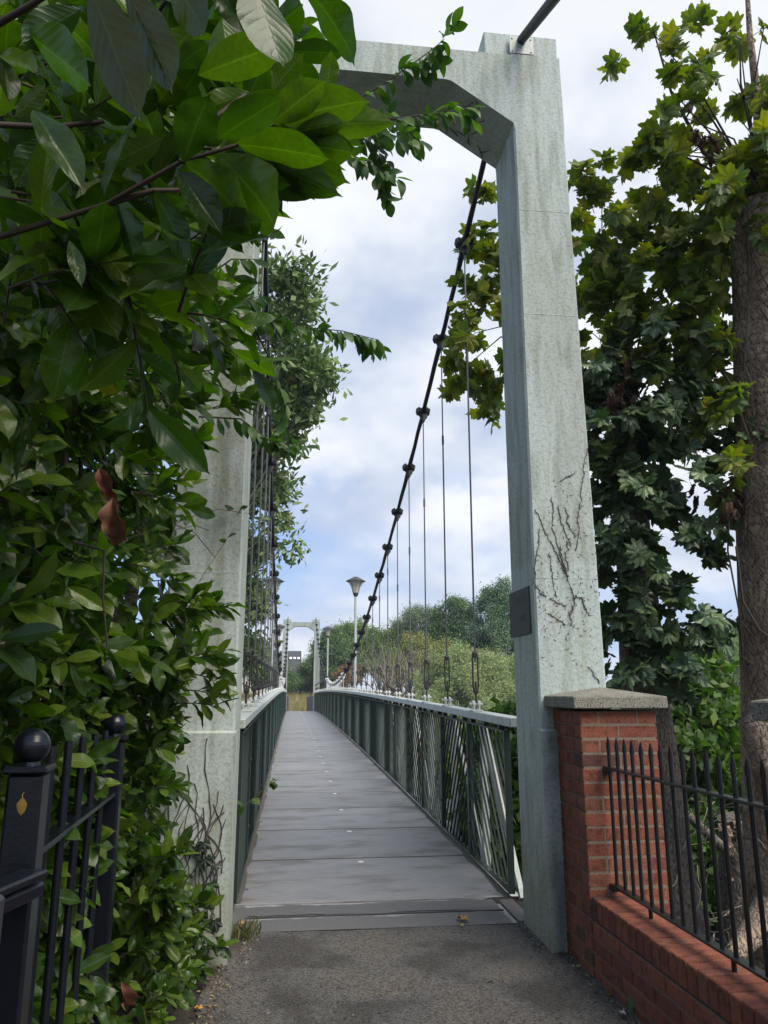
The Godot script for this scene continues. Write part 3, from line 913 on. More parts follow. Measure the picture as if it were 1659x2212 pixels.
# one portal; fz is +1 when its front looks to +z
func tower(br: Node3D, z0: float, fz: float, detail: bool) -> void:
	var nz := FastNoiseLite.new()
	nz.seed = 61; nz.frequency = 1.0; nz.fractal_octaves = 5
	var zf := z0 + 0.45 * fz
	var zb := z0 - 0.05 * fz
	var cx := -0.027
	var legs := []
	var rows := 110 if detail else 12
	for s in [-1.0, 1.0]:
		var m := Mb.new()
		legs.append(m)
		var ring := func(y: float) -> Array:
			var xi: float = cx + s * 0.884
			var xo: float = cx + s * lerpf(1.325, 1.247, y / 5.9)
			var ch := 0.012 if y < 5.28 else 0.0006
			var wob := 0.003 * nz.get_noise_2d(y * 6.0, s * 9.0)
			return [Vector3(xi + s * ch, y, zf), Vector3(xo - s * ch, y, zf), Vector3(xo + wob, y, zf - ch * fz), Vector3(xo, y, zb + ch * fz), Vector3(xo - s * ch, y, zb), Vector3(xi + s * ch, y, zb), Vector3(xi, y, zb + ch * fz), Vector3(xi + wob, y, zf - ch * fz)]
		var cuts := [12, 1, 6, 1, 6, 1, 10, 1] if detail else [2, 1, 2, 1, 2, 1, 2, 1]
		for i in rows:
			var ra: Array = ring.call(-3.0 + 8.895 * i / rows if i == 0 else 5.895 * i / rows)
			var rb: Array = ring.call(5.895 * (i + 1) / rows)
			for e in 8:
				var cnt: int = cuts[e]
				for k in cnt:
					var a := (ra[e] as Vector3).lerp(ra[(e + 1) % 8], float(k) / cnt)
					var b := (ra[e] as Vector3).lerp(ra[(e + 1) % 8], float(k + 1) / cnt)
					var c := (rb[e] as Vector3).lerp(rb[(e + 1) % 8], float(k + 1) / cnt)
					var d := (rb[e] as Vector3).lerp(rb[(e + 1) % 8], float(k) / cnt)
					var k0 := m.v.size()
					if s * fz > 0: m.quad(a, b, c, d)
					else: m.quad(b, a, d, c)
					for q in 4: m.c[k0 + q] = leg_col(m.v[k0 + q], s < 0, detail, nz)
	# cross beam with haunches, cut between the legs
	var bm := Mb.new()
	var low := func(x: float) -> float:
		var d := absf(x - cx)
		return 5.625 if d < 0.43 else lerpf(5.625, 5.310, (d - 0.43) / 0.457)
	var n := 44
	for i in n:
		var xa := cx - 0.884 + 1.768 * i / n
		var xb := cx - 0.884 + 1.768 * (i + 1) / n
		var la: float = low.call(xa)
		var lb: float = low.call(xb)
		for k in 4:
			var k0 := bm.v.size()
			var u0 := k / 4.0
			var u1 := (k + 1) / 4.0
			var tp := 5.883
			var A := Vector3(xa, lerpf(la, tp, u0), zf)
			var B := Vector3(xb, lerpf(lb, tp, u0), zf)
			var C := Vector3(xb, lerpf(lb, tp, u1), zf)
			var D := Vector3(xa, lerpf(la, tp, u1), zf)
			var off := Vector3(0, 0, zb - zf)
			if fz > 0:
				bm.quad(A, B, C, D); bm.quad(B + off, A + off, D + off, C + off)
			else:
				bm.quad(B, A, D, C); bm.quad(A + off, B + off, C + off, D + off)
			for q in range(k0, bm.v.size()): bm.c[q] = leg_col(bm.v[q], false, detail, nz)
		var k1 := bm.v.size()
		var P := [Vector3(xa, la, zf), Vector3(xb, lb, zf), Vector3(xb, lb, zb), Vector3(xa, la, zb)]
		var ch := Vector3(0, 0.012, -0.012 * fz)
		var Q := [Vector3(xa, 5.883, zf), Vector3(xb, 5.883, zf)]
		if fz > 0:
			bm.quad(P[3], P[2], P[1], P[0]); bm.quad(Q[0], Q[1], Q[1] + ch, Q[0] + ch)
			bm.quad(Q[0] + ch, Q[1] + ch, Vector3(xb, 5.895, zb), Vector3(xa, 5.895, zb))
		else:
			bm.quad(P[0], P[1], P[2], P[3]); bm.quad(Q[1], Q[0], Q[0] + ch, Q[1] + ch)
			bm.quad(Q[1] + ch, Q[0] + ch, Vector3(xa, 5.895, zb), Vector3(xb, 5.895, zb))
		for q in range(k1, bm.v.size()): bm.c[q] = leg_col(bm.v[q], false, detail, nz)
	var t := part(br, "concrete_tower", bm, M.concrete)
	for m in legs: part(t, "leg", m, M.concrete)
	for s in [-1.0, 1.0]:
		var q := Mb.new()
		q.tint = Color(0.95, 0.97, 0.96)
		q.bx(Vector3(cx + s * 0.975, 6.005, lerpf(zf, zb, 0.52)), Vector3(0.55, 0.20, 0.44), 0.006)
		part(t, "saddle_block", q, M.concrete)
		var lid := Mb.new()
		lid.bx(Vector3(cx + s * 1.06, 5.897, lerpf(zf, zb, 0.5)), Vector3(0.35, 0.012, 0.47))
		part(t, "dark_joint", lid, M.dark_steel)
		if detail:
			var pl := Mb.new()
			pl.bx(Vector3(s * 0.945, 5.985, zf - 0.012), Vector3(0.18, 0.15, 0.008), 0.002)
			for bx2 in [-1.0, 1.0]:
				for by in [-1.0, 1.0]:
					pl.tube([Vector3(s * 0.945 + 0.07 * bx2, 5.985 + 0.055 * by, zf - 0.01), Vector3(s * 0.945 + 0.07 * bx2, 5.985 + 0.055 * by, zf - 0.002)], [0.006, 0.006], 6)
			part(t, "cover_plate", pl, M.pale_paint)
		if detail:
			var pb := Mb.new()
			pb.tint = Color(0.66, 0.65, 0.58)
			var xo := 1.335
			var k0 := pb.v.size()
			for r in 24:
				var ya := 1.165 * r / 24.0 - (0.3 if r == 0 else 0.0)
				var yb := 1.165 * (r + 1) / 24.0
				for e in [[0.872, xo, 0.503, 0.503], [xo, xo, 0.503, 0.44], [0.872, 0.872, 0.44, 0.503]]:
					for k in 8:
						var pa := Vector3(cx + s * lerpf(e[0], e[1], k / 8.0), ya, lerpf(e[2], e[3], k / 8.0))
						var pb2 := Vector3(cx + s * lerpf(e[0], e[1], (k + 1) / 8.0), ya, lerpf(e[2], e[3], (k + 1) / 8.0))
						var hgt := Vector3(0, yb - ya, 0)
						if s > 0: pb.quad(pa, pb2, pb2 + hgt, pa + hgt)
						else: pb.quad(pb2, pa, pa + hgt, pb2 + hgt)
			for q2 in range(k0, pb.v.size()): pb.c[q2] = leg_col(pb.v[q2], s < 0, true, nz)
			pb.tint = Color(0.95, 0.96, 0.92)
			var A := Vector3(cx + s * 0.872, 1.165, 0.503)
			var B := Vector3(cx + s * xo, 1.165, 0.503)
			if s > 0: pb.quad(A, B, B + Vector3(0, 0.012, -0.056), A + Vector3(0, 0.012, -0.056))
			else: pb.quad(B, A, A + Vector3(0, 0.012, -0.056), B + Vector3(0, 0.012, -0.056))
			part(t, "plinth", pb, M.concrete)
	if not detail: return
	# plaque on the inner face of the right leg, with faint worn marks
	var xin := cx + 0.884
	var pq := Mb.new()
	pq.bx(Vector3(xin - 0.004, 1.884, 0.142), Vector3(0.010, 0.295, 0.44), 0.002)
	var plaque := part(t, "plaque", pq, M.plaque)
	var mk := Mb.new()
	for k in 9:
		var y := 1.965 if k < 5 else 1.845
		var z: float = 0.30 - 0.055 * (k if k < 5 else k - 4.4)
		var pts := []
		for j in 5:
			pts.append(Vector3(xin - 0.0095, y + 0.022 * sin(j * 1.4 + k) + rnd(-0.004, 0.004), z + 0.014 * cos(j * 1.1 + k * 2.0)))
		mk.tube(pts, [0.0012, 0.0016, 0.0016, 0.0016, 0.0012], 4)
	part(plaque, "worn_marks", mk, M.steel, "stuff")
	# dead creeper stems that still cling to the concrete
	var st := Mb.new()
	var lines := [[1271, 958, 1262, 1000, 1258, 1040, 1252, 1090, 1248, 1130, 1244, 1190], [1191, 1076, 1195, 1110, 1192, 1140, 1205, 1180, 1216, 1220, 1230, 1260, 1240, 1292], [1155, 1100, 1170, 1130, 1185, 1165, 1205, 1205, 1215, 1230, 1228, 1247], [1205, 1095, 1212, 1130, 1225, 1160, 1234, 1180], [1222, 1100, 1225, 1130, 1240, 1162], [1166, 1142, 1160, 1190, 1154, 1230, 1153, 1260, 1165, 1280, 1180, 1290], [1186, 1195, 1190, 1225, 1195, 1260, 1204, 1290], [1225, 1168, 1222, 1200, 1227, 1235], [1240, 1292, 1238, 1310, 1232, 1330, 1234, 1352], [1240, 1292, 1255, 1290, 1262, 1310, 1272, 1330], [1188, 1292, 1205, 1303, 1222, 1310], [1184, 1325, 1205, 1340, 1222, 1350], [1210, 1180, 1216, 1215, 1226, 1245], [1243, 1020, 1210, 1040], [1270, 1440, 1285, 1462, 1295, 1476]]
	for l in lines:
		var pts := []
		var rad := []
		var cnt: int = l.size() / 2
		for k in cnt:
			var p := on_z(l[2 * k], l[2 * k + 1], zf + 0.003)
			if k > 0:
				var from: Vector3 = pts[-1]
				for g in [0.2, 0.4, 0.6, 0.8]:
					pts.append(from.lerp(p, g) + Vector3(rng.randfn() * 0.0045 + 0.004 * sin(g * PI), rng.randfn() * 0.003, 0)); rad.append(rnd(0.0016, 0.0042))
			pts.append(p); rad.append(rnd(0.002, 0.0042))
		for k in rad.size(): rad[k] *= 0.62
		st.tube(pts, rad, 5)
		for k in pts.size() - 1:   # rootlets
			for j in 3:
				var p := (pts[k] as Vector3).lerp(pts[k + 1], rng.randf())
				var a := rnd(0, TAU)
				st.tube([p, p + Vector3(cos(a), sin(a), 0) * rnd(0.006, 0.022)], [rnd(0.0006, 0.0014), 0.0006], 4)
	for k in 150:
		var x := rnd(1160, 1290)
		var y := rnd(1040, 1450) if k > 60 else rnd(1240, 1380)
		var p := on_z(x, y, zf + 0.002)
		if p.x < 0.88 or p.x > 1.26: continue
		var a := rnd(-0.9, 0.9) + (PI * 0.5 if k % 3 == 0 else 0.5)
		st.tube([p, p + Vector3(cos(a), sin(a), 0) * 0.008 + Vector3(rnd(-0.003, 0.003), rnd(-0.003, 0.003), 0), p + Vector3(cos(a + 0.3), sin(a + 0.3), 0) * rnd(0.010, 0.024)], [rnd(0.0008, 0.002), 0.0014, 0.0007], 4)
	for k in 16:   # under the arch
		var x := rnd(0.45, 0.84)
		var y := lerpf(5.625, 5.310, clampf((x - cx - 0.43) / 0.457, 0, 1)) - 0.003
		var p := Vector3(x, y, rnd(0.0, 0.36))
		var sl := Vector3(1, -0.69, 0) if x > 0.42 else Vector3(1, 0, 0)
		var d := (sl.normalized() * rnd(-1, 1) + Vector3(0, 0, rnd(-1, 1))).normalized() * rnd(0.05, 0.13)
		st.tube([p, p + d * 0.5 + sl.normalized() * 0.01, p + d], [0.003, 0.004, 0.002], 4)
	for k in 26:   # on the left plinth: stems climb and branch
		var p := Vector3(rnd(-1.25, -0.94), rnd(0.0, 0.5), 0.506)
		var a := PI / 2 + rnd(-0.4, 0.4)
		var pts := [p]
		var rad := [rnd(0.002, 0.005)]
		for j in 12:
			a += rnd(-0.45, 0.45); a = lerpf(a, PI / 2, 0.1)
			p = p + Vector3(cos(a), sin(a), 0) * 0.055
			if p.y > 1.14 or p.x < -1.3 or p.x > -0.925: break
			pts.append(p); rad.append(rnd(0.0015, 0.004))
		if pts.size() > 2: st.tube(pts, rad, 5)
	for y in [4.62, 3.84, 2.07]:
		var ln := Mb.new()
		ln.tint = Color(1.0, 1.02, 1.02)
		for s in [-1.0, 1.0]:
			ln.bx(Vector3(cx + s * (0.884 + lerpf(1.325, 1.247, y / 5.9)) * 0.5, y, zf), Vector3(lerpf(1.325, 1.247, y / 5.9) - 0.884 - 0.026, 0.005, 0.003))
		part(t, "casting_joint", ln, M.concrete, "stuff")
	part(t, "dead_creeper", st, M.dead_stem, "stuff")

# ---------------------------------------------------------------- lamps
func make_lamps() -> void:
	var spots := [[1.15, -16.9, "street lamp right of the deck, nearer one, cream glass under a dark cap"], [1.17, -34.6, "street lamp right of the far tower, small and pale on a jointed post"], [-1.17, -17.2, "street lamp half hidden behind the left cable and hangers"], [-1.26, -33.6, "street lamp left of the far tower, small, beside its left leg"]]
	var first: Node3D = null
	for sp in spots:
		var l: Node3D
		if first == null:
			l = thing("street_lamp", Vector3.ZERO)
			var post := Mb.new()
			post.tube([Vector3(0, -0.5, 0), Vector3(0, 1.9, 0)], [0.052, 0.052], 12)
			post.tube([Vector3(0, 1.9, 0), Vector3(0, 1.93, 0), Vector3(0, 4.0, 0)], [0.052, 0.038, 0.036], 12)
			post.bx(Vector3(0.0, 0.6, 0), Vector3(0.14, 0.10, 0.14), 0.01)
			part(l, "post", post, M.pale_paint)
			var cup := Mb.new()
			cup.lathe(Vector3(0, 3.96, 0), [Vector2(0.0, 0.0), Vector2(0.05, 0.0), Vector2(0.075, 0.06), Vector2(0.085, 0.10), Vector2(0.0, 0.10)], 14)
			part(l, "cup", cup, M.lamp_dark)
			var gl := Mb.new()
			gl.lathe(Vector3(0, 4.06, 0), [Vector2(0.08, 0.0), Vector2(0.095, 0.08), Vector2(0.125, 0.18), Vector2(0.175, 0.27), Vector2(0.235, 0.33)], 8, false)
			part(l, "lantern_glass", gl, M.cream_glass)
			var rf := Mb.new()
			rf.lathe(Vector3(0, 4.385, 0), [Vector2(0.0, 0.0), Vector2(0.285, 0.0), Vector2(0.285, 0.018), Vector2(0.12, 0.105), Vector2(0.06, 0.135), Vector2(0.02, 0.145), Vector2(0.0, 0.145)], 8, false)
			part(l, "lantern_cap", rf, M.lamp_dark)
			var rb := Mb.new()
			for k in 8:
				var a := TAU * k / 8.0
				var d := Vector3(cos(a), 0, sin(a))
				rb.tube([Vector3(0, 4.07, 0) + d * 0.082, Vector3(0, 4.24, 0) + d * 0.128, Vector3(0, 4.385, 0) + d * 0.238], [0.005, 0.005, 0.005], 4)
			part(l, "glazing_bars", rb, M.lamp_dark)
			first = l
		else:
			l = first.duplicate()
			l.name = numbered("street_lamp")
			add_child(l)
		l.position = Vector3(sp[0], camber(sp[1]) - 0.13, sp[1])
		tag(l, sp[2], "street lamp", "street lamps along the bridge")

# ---------------------------------------------------------------- brick wall with two piers
func make_wall() -> void:
	var w := thing("brick_wall", Vector3(1.05, 0, 1.6), "low red brick wall with brick coping and stone capped piers beside the path", "wall")
	var off := -w.position
	var core := Mb.new()
	core.bx(Vector3(1.1525, 0.32, 0.67) + off, Vector3(0.413, 1.93, 0.425))
	core.bx(Vector3(1.1525, 0.32, 2.84) + off, Vector3(0.413, 1.93, 0.425))
	core.bx(Vector3(1.0515, -0.20, 1.755) + off, Vector3(0.209, 0.92, 1.75))
	part(w, "mortar_core", core, M.mortar)
	var cc := Mb.new()
	cc.bx(Vector3(1.0505, 0.312, 1.755) + off, Vector3(0.199, 0.097, 1.72))
	part(w, "mortar_core", cc, M.dark_mortar)
	var sizes := {"s": Vector3(0.104, 0.0655, 0.215), "h": Vector3(0.104, 0.0655, 0.1025), "f": Vector3(0.215, 0.0655, 0.104), "fh": Vector3(0.1025, 0.0655, 0.104), "q": Vector3(0.104, 0.0655, 0.06), "c": Vector3(0.2155, 0.1025, 0.0655)}
	var mesh := {}
	for k in sizes:
		var b := Mb.new()
		b.bx(Vector3.ZERO, sizes[k], 0.004)
		mesh[k] = b.mesh()
	var lay := func(kind: String, p: Vector3) -> void:
		var o := part(w, "brick" if kind != "c" else "coping_brick", mesh[kind], M.brick[(5 + rng.randi() % 3) if (p.y < 0.2 and rng.randf() < 0.20) or rng.randf() < 0.03 else rng.randi() % 5])
		o.position = p + off + Vector3(rnd(-0.0012, 0.0012), rnd(-0.001, 0.001), rnd(-0.001, 0.001))
	var course := 0.0735
	var y_cap := 1.298
	for pier in [0.887, 3.055]:
		for r in 24:
			var y := y_cap - 0.012 - 0.03275 - course * r
			if y < -0.1: break
			var shift := r % 2 == 1
			# left face (towards the path): pier depth .44
			var zf: float = pier - 0.0035
			var xl := 0.940 + 0.052
			if shift:   # corner stretchers show on the front face
				lay.call("h", Vector3(xl, y, zf - 0.104 - 0.010 - 0.05125))
				lay.call("h", Vector3(xl, y, zf - 0.104 - 0.0225 - 0.15375))
				lay.call("h", Vector3(xl, y, zf - 0.104 - 0.035 - 0.256))
				lay.call("f", Vector3(0.940 + 0.1055, y, zf - 0.052))
				lay.call("f", Vector3(0.940 + 0.1055 + 0.2155, y, zf - 0.052))
			else:
				lay.call("fh", Vector3(0.940 + 0.0495, y, zf - 0.052))
				lay.call("f", Vector3(0.940 + 0.2135, y, zf - 0.052))
				lay.call("fh", Vector3(0.940 + 0.3775, y, zf - 0.052))
				lay.call("s", Vector3(xl, y, zf - 0.104 - 0.010 - 0.1075))
				lay.call("h", Vector3(xl, y, zf - 0.104 - 0.020 - 0.215 - 0.051))
			# outer side and back, hidden from the path
			lay.call("s", Vector3(1.365 - 0.055, y, zf - 0.104 - 0.010 - 0.1075))
			lay.call("h", Vector3(1.365 - 0.055, y, zf - 0.104 - 0.020 - 0.215 - 0.051))
	# low wall: stretcher courses below a soldier coping
	for r in 6:
		var y := 0.262 - 0.006 - 0.03275 - course * r
		var z := 0.90 + (0.11 if r % 2 == 0 else 0.0)
		if r % 2 == 0: lay.call("h", Vector3(0.993, y, 0.945))
		while z + 0.215 < 2.66:
			lay.call("s", Vector3(0.993, y, z + 0.1075)); z += 0.225
		z = 0.90
		while z + 0.215 < 2.66:
			lay.call("s", Vector3(1.109, y, z + 0.1075)); z += 0.225
	var zc := 0.925
	while zc < 2.6:
		lay.call("c", Vector3(1.0495, 0.3215 + rnd(-0.0015, 0.0015), zc)); zc += 0.0752
	for pier in [0.887, 3.055]:
		var cm := Mb.new()
		var o := Vector3(1.1525, 1.302, pier - 0.22) + off
		var hx := 0.2625
		var hz := 0.27
		cm.box(Transform3D(Basis(), o + Vector3(0, 0.031, 0)), Vector3(hx * 2, 0.062, hz * 2), 0.004)
		var tp := o + Vector3(0, 0.112, 0)
		var q := [o + Vector3(-hx + 0.004, 0.063, hz - 0.004), o + Vector3(hx - 0.004, 0.063, hz - 0.004), o + Vector3(hx - 0.004, 0.063, -hz + 0.004), o + Vector3(-hx + 0.004, 0.063, -hz + 0.004)]
		for k in 4: cm.tri(q[k], q[(k + 1) % 4], tp)
		part(w, "cap_stone", cm, M.stone)

func make_right_railing() -> void:
	var r := thing("iron_railing", Vector3(1.07, 0.37, 1.7), "black iron railing with pointed bars standing on the low brick wall", "railing")
	var off := -r.position
	for y in [0.998, 0.425]:
		var b := Mb.new()
		b.bx(Vector3(1.07, y, 1.74) + off, Vector3(0.042, 0.012, 1.80), 0.002)
		part(r, "rail", b, M.black_iron)
		var k := Mb.new()
		k.box(Transform3D(Basis(Vector3.UP, 0.1), Vector3(1.07, y - 0.012, 0.905) + off), Vector3(0.05, 0.03, 0.05), 0.008)
		part(r, "wall_socket", k, M.dark_steel)
	var m := Mb.new()
	m.tube([Vector3(0, 0.415, 0), Vector3(0, 1.09, 0)], [0.0095, 0.0095], 8, true)
	m.tube([Vector3(0, 1.09, 0), Vector3(0, 1.098, 0), Vector3(0, 1.118, 0), Vector3(0, 1.152, 0), Vector3(0, 1.158, 0)], [0.0095, 0.0125, 0.0115, 0.004, 0.001], 8, true)
	var mesh := m.mesh()
	for i in 18:
		var o := part(r, "bar", mesh, M.black_iron)
		o.transform = Transform3D(Basis(Vector3.FORWARD, rnd(-0.006, 0.006)).rotated(Vector3.UP, rnd(0, 1)), Vector3(1.07, 0, 0.93 + i * 0.0985) + off)
	for z in [1.30, 1.99, 2.55]:
		var s := Mb.new()
		s.tube([Vector3(1.07, 0.37, z) + off, Vector3(1.07, 0.425, z) + off], [0.010, 0.010], 8)
		part(r, "stub_foot", s, M.black_iron)

func make_left_railing() -> void:
	var g := thing("ball_topped_railing", Vector3(-1.15, 0, 2.4), "dark navy railing with ball topped posts and a gold leaf emblem in the laurel hedge", "railing")
	var off := -g.position
	var d1 := 1.75
	var p1 := at(62, 1690, d1)
	var p2 := at(243, 1640, 2.85)
	p1.y = 0; p2.y = 0
	var ytop := at(68, 1655, d1).y
	var dir := (p2 - p1).normalized()
	var turn := Basis(Vector3.UP, atan2(dir.x, dir.z))
	var first: MeshInstance3D = null
	for p in [p1, p2]:
		var m := Mb.new()
		var hgt := ytop - 0.014
		m.box(Transform3D(turn, p + Vector3(0, hgt * 0.5 - 0.2, 0) + off), Vector3(0.076, hgt + 0.4, 0.076), 0.007)
		m.box(Transform3D(turn, p + Vector3(0, ytop - 0.006, 0) + off), Vector3(0.094, 0.016, 0.094), 0.004)
		var post := part(g, "post", m, M.navy_iron)
		var b := Mb.new()
		var prof := [Vector2(0.0, -0.002), Vector2(0.022, 0.0), Vector2(0.020, 0.010)]
		for k in 15:
			var a := lerpf(-1.05, PI / 2, k / 14.0)
			prof.append(Vector2(0.040 * cos(a), 0.044 + 0.040 * sin(a)))
		b.lathe(p + Vector3(0, ytop, 0) + off, prof, 28)
		part(post, "ball_finial", b, M.navy_iron)
		if p == p1:
			# the leaf emblem: broad toothed leaf on a short bent stalk, tip down
			var fc := turn * Vector3(0, 0, -1)
			var sx := turn * Vector3(-1, 0, 0)
			if fc.dot(EYE - p) < 0: fc = -fc; sx = -sx
			var e := Mb.new()
			var c0: Vector3 = p + off + fc * 0.0392
			c0.y = at(50, 1735, d1).y
			var rim := []
			var outl := [[0.0, 0.024], [0.006, 0.021], [0.0105, 0.013], [0.0150, 0.008], [0.0140, 0.004], [0.0148, -0.001], [0.0125, -0.004], [0.0128, -0.009], [0.0100, -0.011], [0.0098, -0.016], [0.0066, -0.017], [0.0050, -0.022], [0.0026, -0.021], [0.0, -0.027]]
			for q in outl: q[0] *= 0.74; q[1] *= 0.74
			for q in outl: rim.append(c0 + sx * q[0] + Vector3(0, q[1], 0))
			for k in range(outl.size() - 2, 0, -1): rim.append(c0 - sx * outl[k][0] + Vector3(0, outl[k][1], 0))
			for k in rim.size():
				var a: Vector3 = rim[k]
				var b2: Vector3 = rim[(k + 1) % rim.size()]
				e.tri(c0 + fc * 0.0012, a, b2); e.tri(c0 + fc * 0.0012, b2, a)
			e.tube([c0 + Vector3(0, 0.016, 0), c0 + sx * -0.001 + Vector3(0, 0.024, 0), c0 + sx * 0.002 + Vector3(0, 0.030, 0)], [0.0011, 0.0009, 0.0007], 5)
			part(post, "gold_leaf_emblem", e, M.gold)
	var yr := at(117, 1848, d1).y
	for y in [yr, 0.16]:
		var m := Mb.new()
		m.bar(p1 + Vector3(0, y, 0) + dir * 0.04 + off, p2 + Vector3(0, y, 0) - dir * 0.04 + off, 0.055, 0.014, 0.002)
		part(g, "rail", m, M.navy_iron)
	var ln := p1.distance_to(p2)
	for i in 5:
		var q := p1 + dir * ln * (i + 1) / 6.0
		var m := Mb.new()
		m.tube([q + Vector3(0, 0.05, 0) + off, q + Vector3(0, ytop + 0.03, 0) + off], [0.0115, 0.0115], 12)
		part(g, "bar", m, M.navy_iron)
	# a stub of rail that runs on to the left of the near post
	var lb := Mb.new()
	var s0 := at(78, 1885, 1.66)
	var s1 := at(-60, 1905, 1.45)
	s1.y = s0.y
	lb.bar(s0 + off, s1 + off, 0.06, 0.018, 0.005)
	lb.bar(s0 + Vector3(0, -0.03, 0) + off, s1 + Vector3(0, -0.03, 0) + off, 0.05, 0.03, 0.006)
	part(g, "side_rail", lb, M.navy_iron)
	var pb := Mb.new()
	pb.box(Transform3D(turn, Vector3(s1.x, s1.y * 0.5, s1.z) + off), Vector3(0.10, s1.y * 1.0, 0.10), 0.008)
	part(g, "post", pb, M.navy_iron)

# ---------------------------------------------------------------- vegetation
const LAUREL_PAL := [Color(0.082, 0.172, 0.032), Color(0.140, 0.245, 0.036), Color(0.058, 0.122, 0.032), Color(0.180, 0.285, 0.042), Color(0.096, 0.178, 0.055), Color(0.080, 0.105, 0.024)]  # last entry: hanging leaves, canopy shade put into their colour

func make_hedge() -> void:
	var h := thing("laurel_hedge", Vector3(-1.6, 0, 1.8), "tall glossy cherry laurel hedge left of the path, hanging over it at the top", "hedge")
	var bag := Bag.new()
	var tw := Mb.new()
	var nz := FastNoiseLite.new()
	nz.seed = 5; nz.frequency = 0.9; nz.fractal_octaves = 3
	# 1. the big branch overhead, leaf by leaf: foot, tip, depths, width, which side is seen, kind
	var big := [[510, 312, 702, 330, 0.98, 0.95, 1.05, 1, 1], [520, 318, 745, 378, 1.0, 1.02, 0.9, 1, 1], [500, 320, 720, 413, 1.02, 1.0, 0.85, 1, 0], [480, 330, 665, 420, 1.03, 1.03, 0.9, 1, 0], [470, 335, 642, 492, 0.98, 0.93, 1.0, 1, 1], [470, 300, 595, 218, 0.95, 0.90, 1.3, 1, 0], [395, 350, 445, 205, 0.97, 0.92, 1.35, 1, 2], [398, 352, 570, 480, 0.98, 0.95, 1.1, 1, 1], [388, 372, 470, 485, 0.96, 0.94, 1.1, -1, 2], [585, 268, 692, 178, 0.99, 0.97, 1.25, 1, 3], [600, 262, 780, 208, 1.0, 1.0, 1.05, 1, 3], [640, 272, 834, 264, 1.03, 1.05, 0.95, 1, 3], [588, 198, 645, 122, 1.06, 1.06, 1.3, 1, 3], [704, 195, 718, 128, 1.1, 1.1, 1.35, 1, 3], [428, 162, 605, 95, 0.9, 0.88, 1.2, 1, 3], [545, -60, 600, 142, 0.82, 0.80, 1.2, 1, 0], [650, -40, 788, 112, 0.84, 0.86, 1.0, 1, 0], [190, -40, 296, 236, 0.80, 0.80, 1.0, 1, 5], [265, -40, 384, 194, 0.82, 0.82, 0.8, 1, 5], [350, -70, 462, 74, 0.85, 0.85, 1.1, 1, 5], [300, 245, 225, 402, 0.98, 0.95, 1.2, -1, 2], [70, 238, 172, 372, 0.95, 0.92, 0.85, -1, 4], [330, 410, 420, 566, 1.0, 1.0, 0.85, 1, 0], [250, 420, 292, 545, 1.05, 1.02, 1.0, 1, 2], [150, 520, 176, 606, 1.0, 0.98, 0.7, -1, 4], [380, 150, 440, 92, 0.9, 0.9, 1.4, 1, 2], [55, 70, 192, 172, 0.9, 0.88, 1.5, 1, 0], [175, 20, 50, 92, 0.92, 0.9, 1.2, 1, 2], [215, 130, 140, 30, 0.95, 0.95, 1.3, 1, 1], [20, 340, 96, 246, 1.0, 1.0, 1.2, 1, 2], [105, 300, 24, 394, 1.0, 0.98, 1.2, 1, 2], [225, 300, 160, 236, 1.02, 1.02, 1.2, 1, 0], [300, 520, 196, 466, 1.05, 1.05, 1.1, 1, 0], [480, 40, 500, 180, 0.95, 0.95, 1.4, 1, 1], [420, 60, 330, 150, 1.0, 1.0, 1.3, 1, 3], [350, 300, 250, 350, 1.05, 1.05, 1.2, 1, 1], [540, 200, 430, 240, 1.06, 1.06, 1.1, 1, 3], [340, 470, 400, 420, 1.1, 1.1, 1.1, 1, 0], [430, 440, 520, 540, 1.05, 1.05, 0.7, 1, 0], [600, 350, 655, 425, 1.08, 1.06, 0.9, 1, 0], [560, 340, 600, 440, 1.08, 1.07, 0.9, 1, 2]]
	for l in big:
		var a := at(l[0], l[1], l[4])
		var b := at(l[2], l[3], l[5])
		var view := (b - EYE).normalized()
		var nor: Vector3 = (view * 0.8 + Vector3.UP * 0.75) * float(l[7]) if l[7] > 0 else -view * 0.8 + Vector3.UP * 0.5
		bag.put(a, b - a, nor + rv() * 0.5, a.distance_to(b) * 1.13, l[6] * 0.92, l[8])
	for q in [[[0, 512, 1.02], [230, 442, 1.0], [390, 350, 0.98], [510, 314, 0.98], [600, 264, 1.0]], [[-20, 60, 0.85], [60, 15, 0.83], [130, -30, 0.8]], [[0, 270, 0.98], [110, 275, 1.0], [225, 262, 1.02]], [[230, 442, 1.0], [330, 412, 1.0], [400, 410, 1.05]], [[390, 350, 0.98], [470, 250, 1.0], [530, 205, 1.03]], [[160, 1170, 2.0], [225, 1190, 2.0], [222, 1290, 2.0], [232, 1400, 2.0]]]:
		var pts := []
		var rad := []
		for k in q.size():
			pts.append(at(q[k][0], q[k][1], q[k][2])); rad.append(0.0042 - 0.0006 * k)
		tw.tube(pts, rad, 7)
	for k in 46:   # slimmer leaves crowd the tips of that branch
		var th := rnd(-1.0, 1.35)
		var reach := 212.0 - 40.0 * absf(th - 0.1)
		var bx := rnd(430, 575)
		var by := 312.0 - (bx - 510.0) * 0.4 + rnd(-35, 45)
		var tx := 592.0 + cos(th) * reach * rnd(0.45, 0.98)
		var ty := 292.0 + sin(th) * reach * rnd(0.45, 0.98)
		var dd := rnd(1.02, 1.16)
		var a := at(bx, by, dd)
		var b := at(tx, ty, dd + rnd(-0.05, 0.05))
		var ln := clampf(a.distance_to(b), 0.08, 0.155)
		var vw := (b - EYE).normalized()
		bag.put(b - (b - a).normalized() * ln, b - a, vw * 0.7 + Vector3.UP * 0.8 + rv() * 0.5, ln, rnd(0.7, 0.95), [1, 3, 1, 0][k % 4])
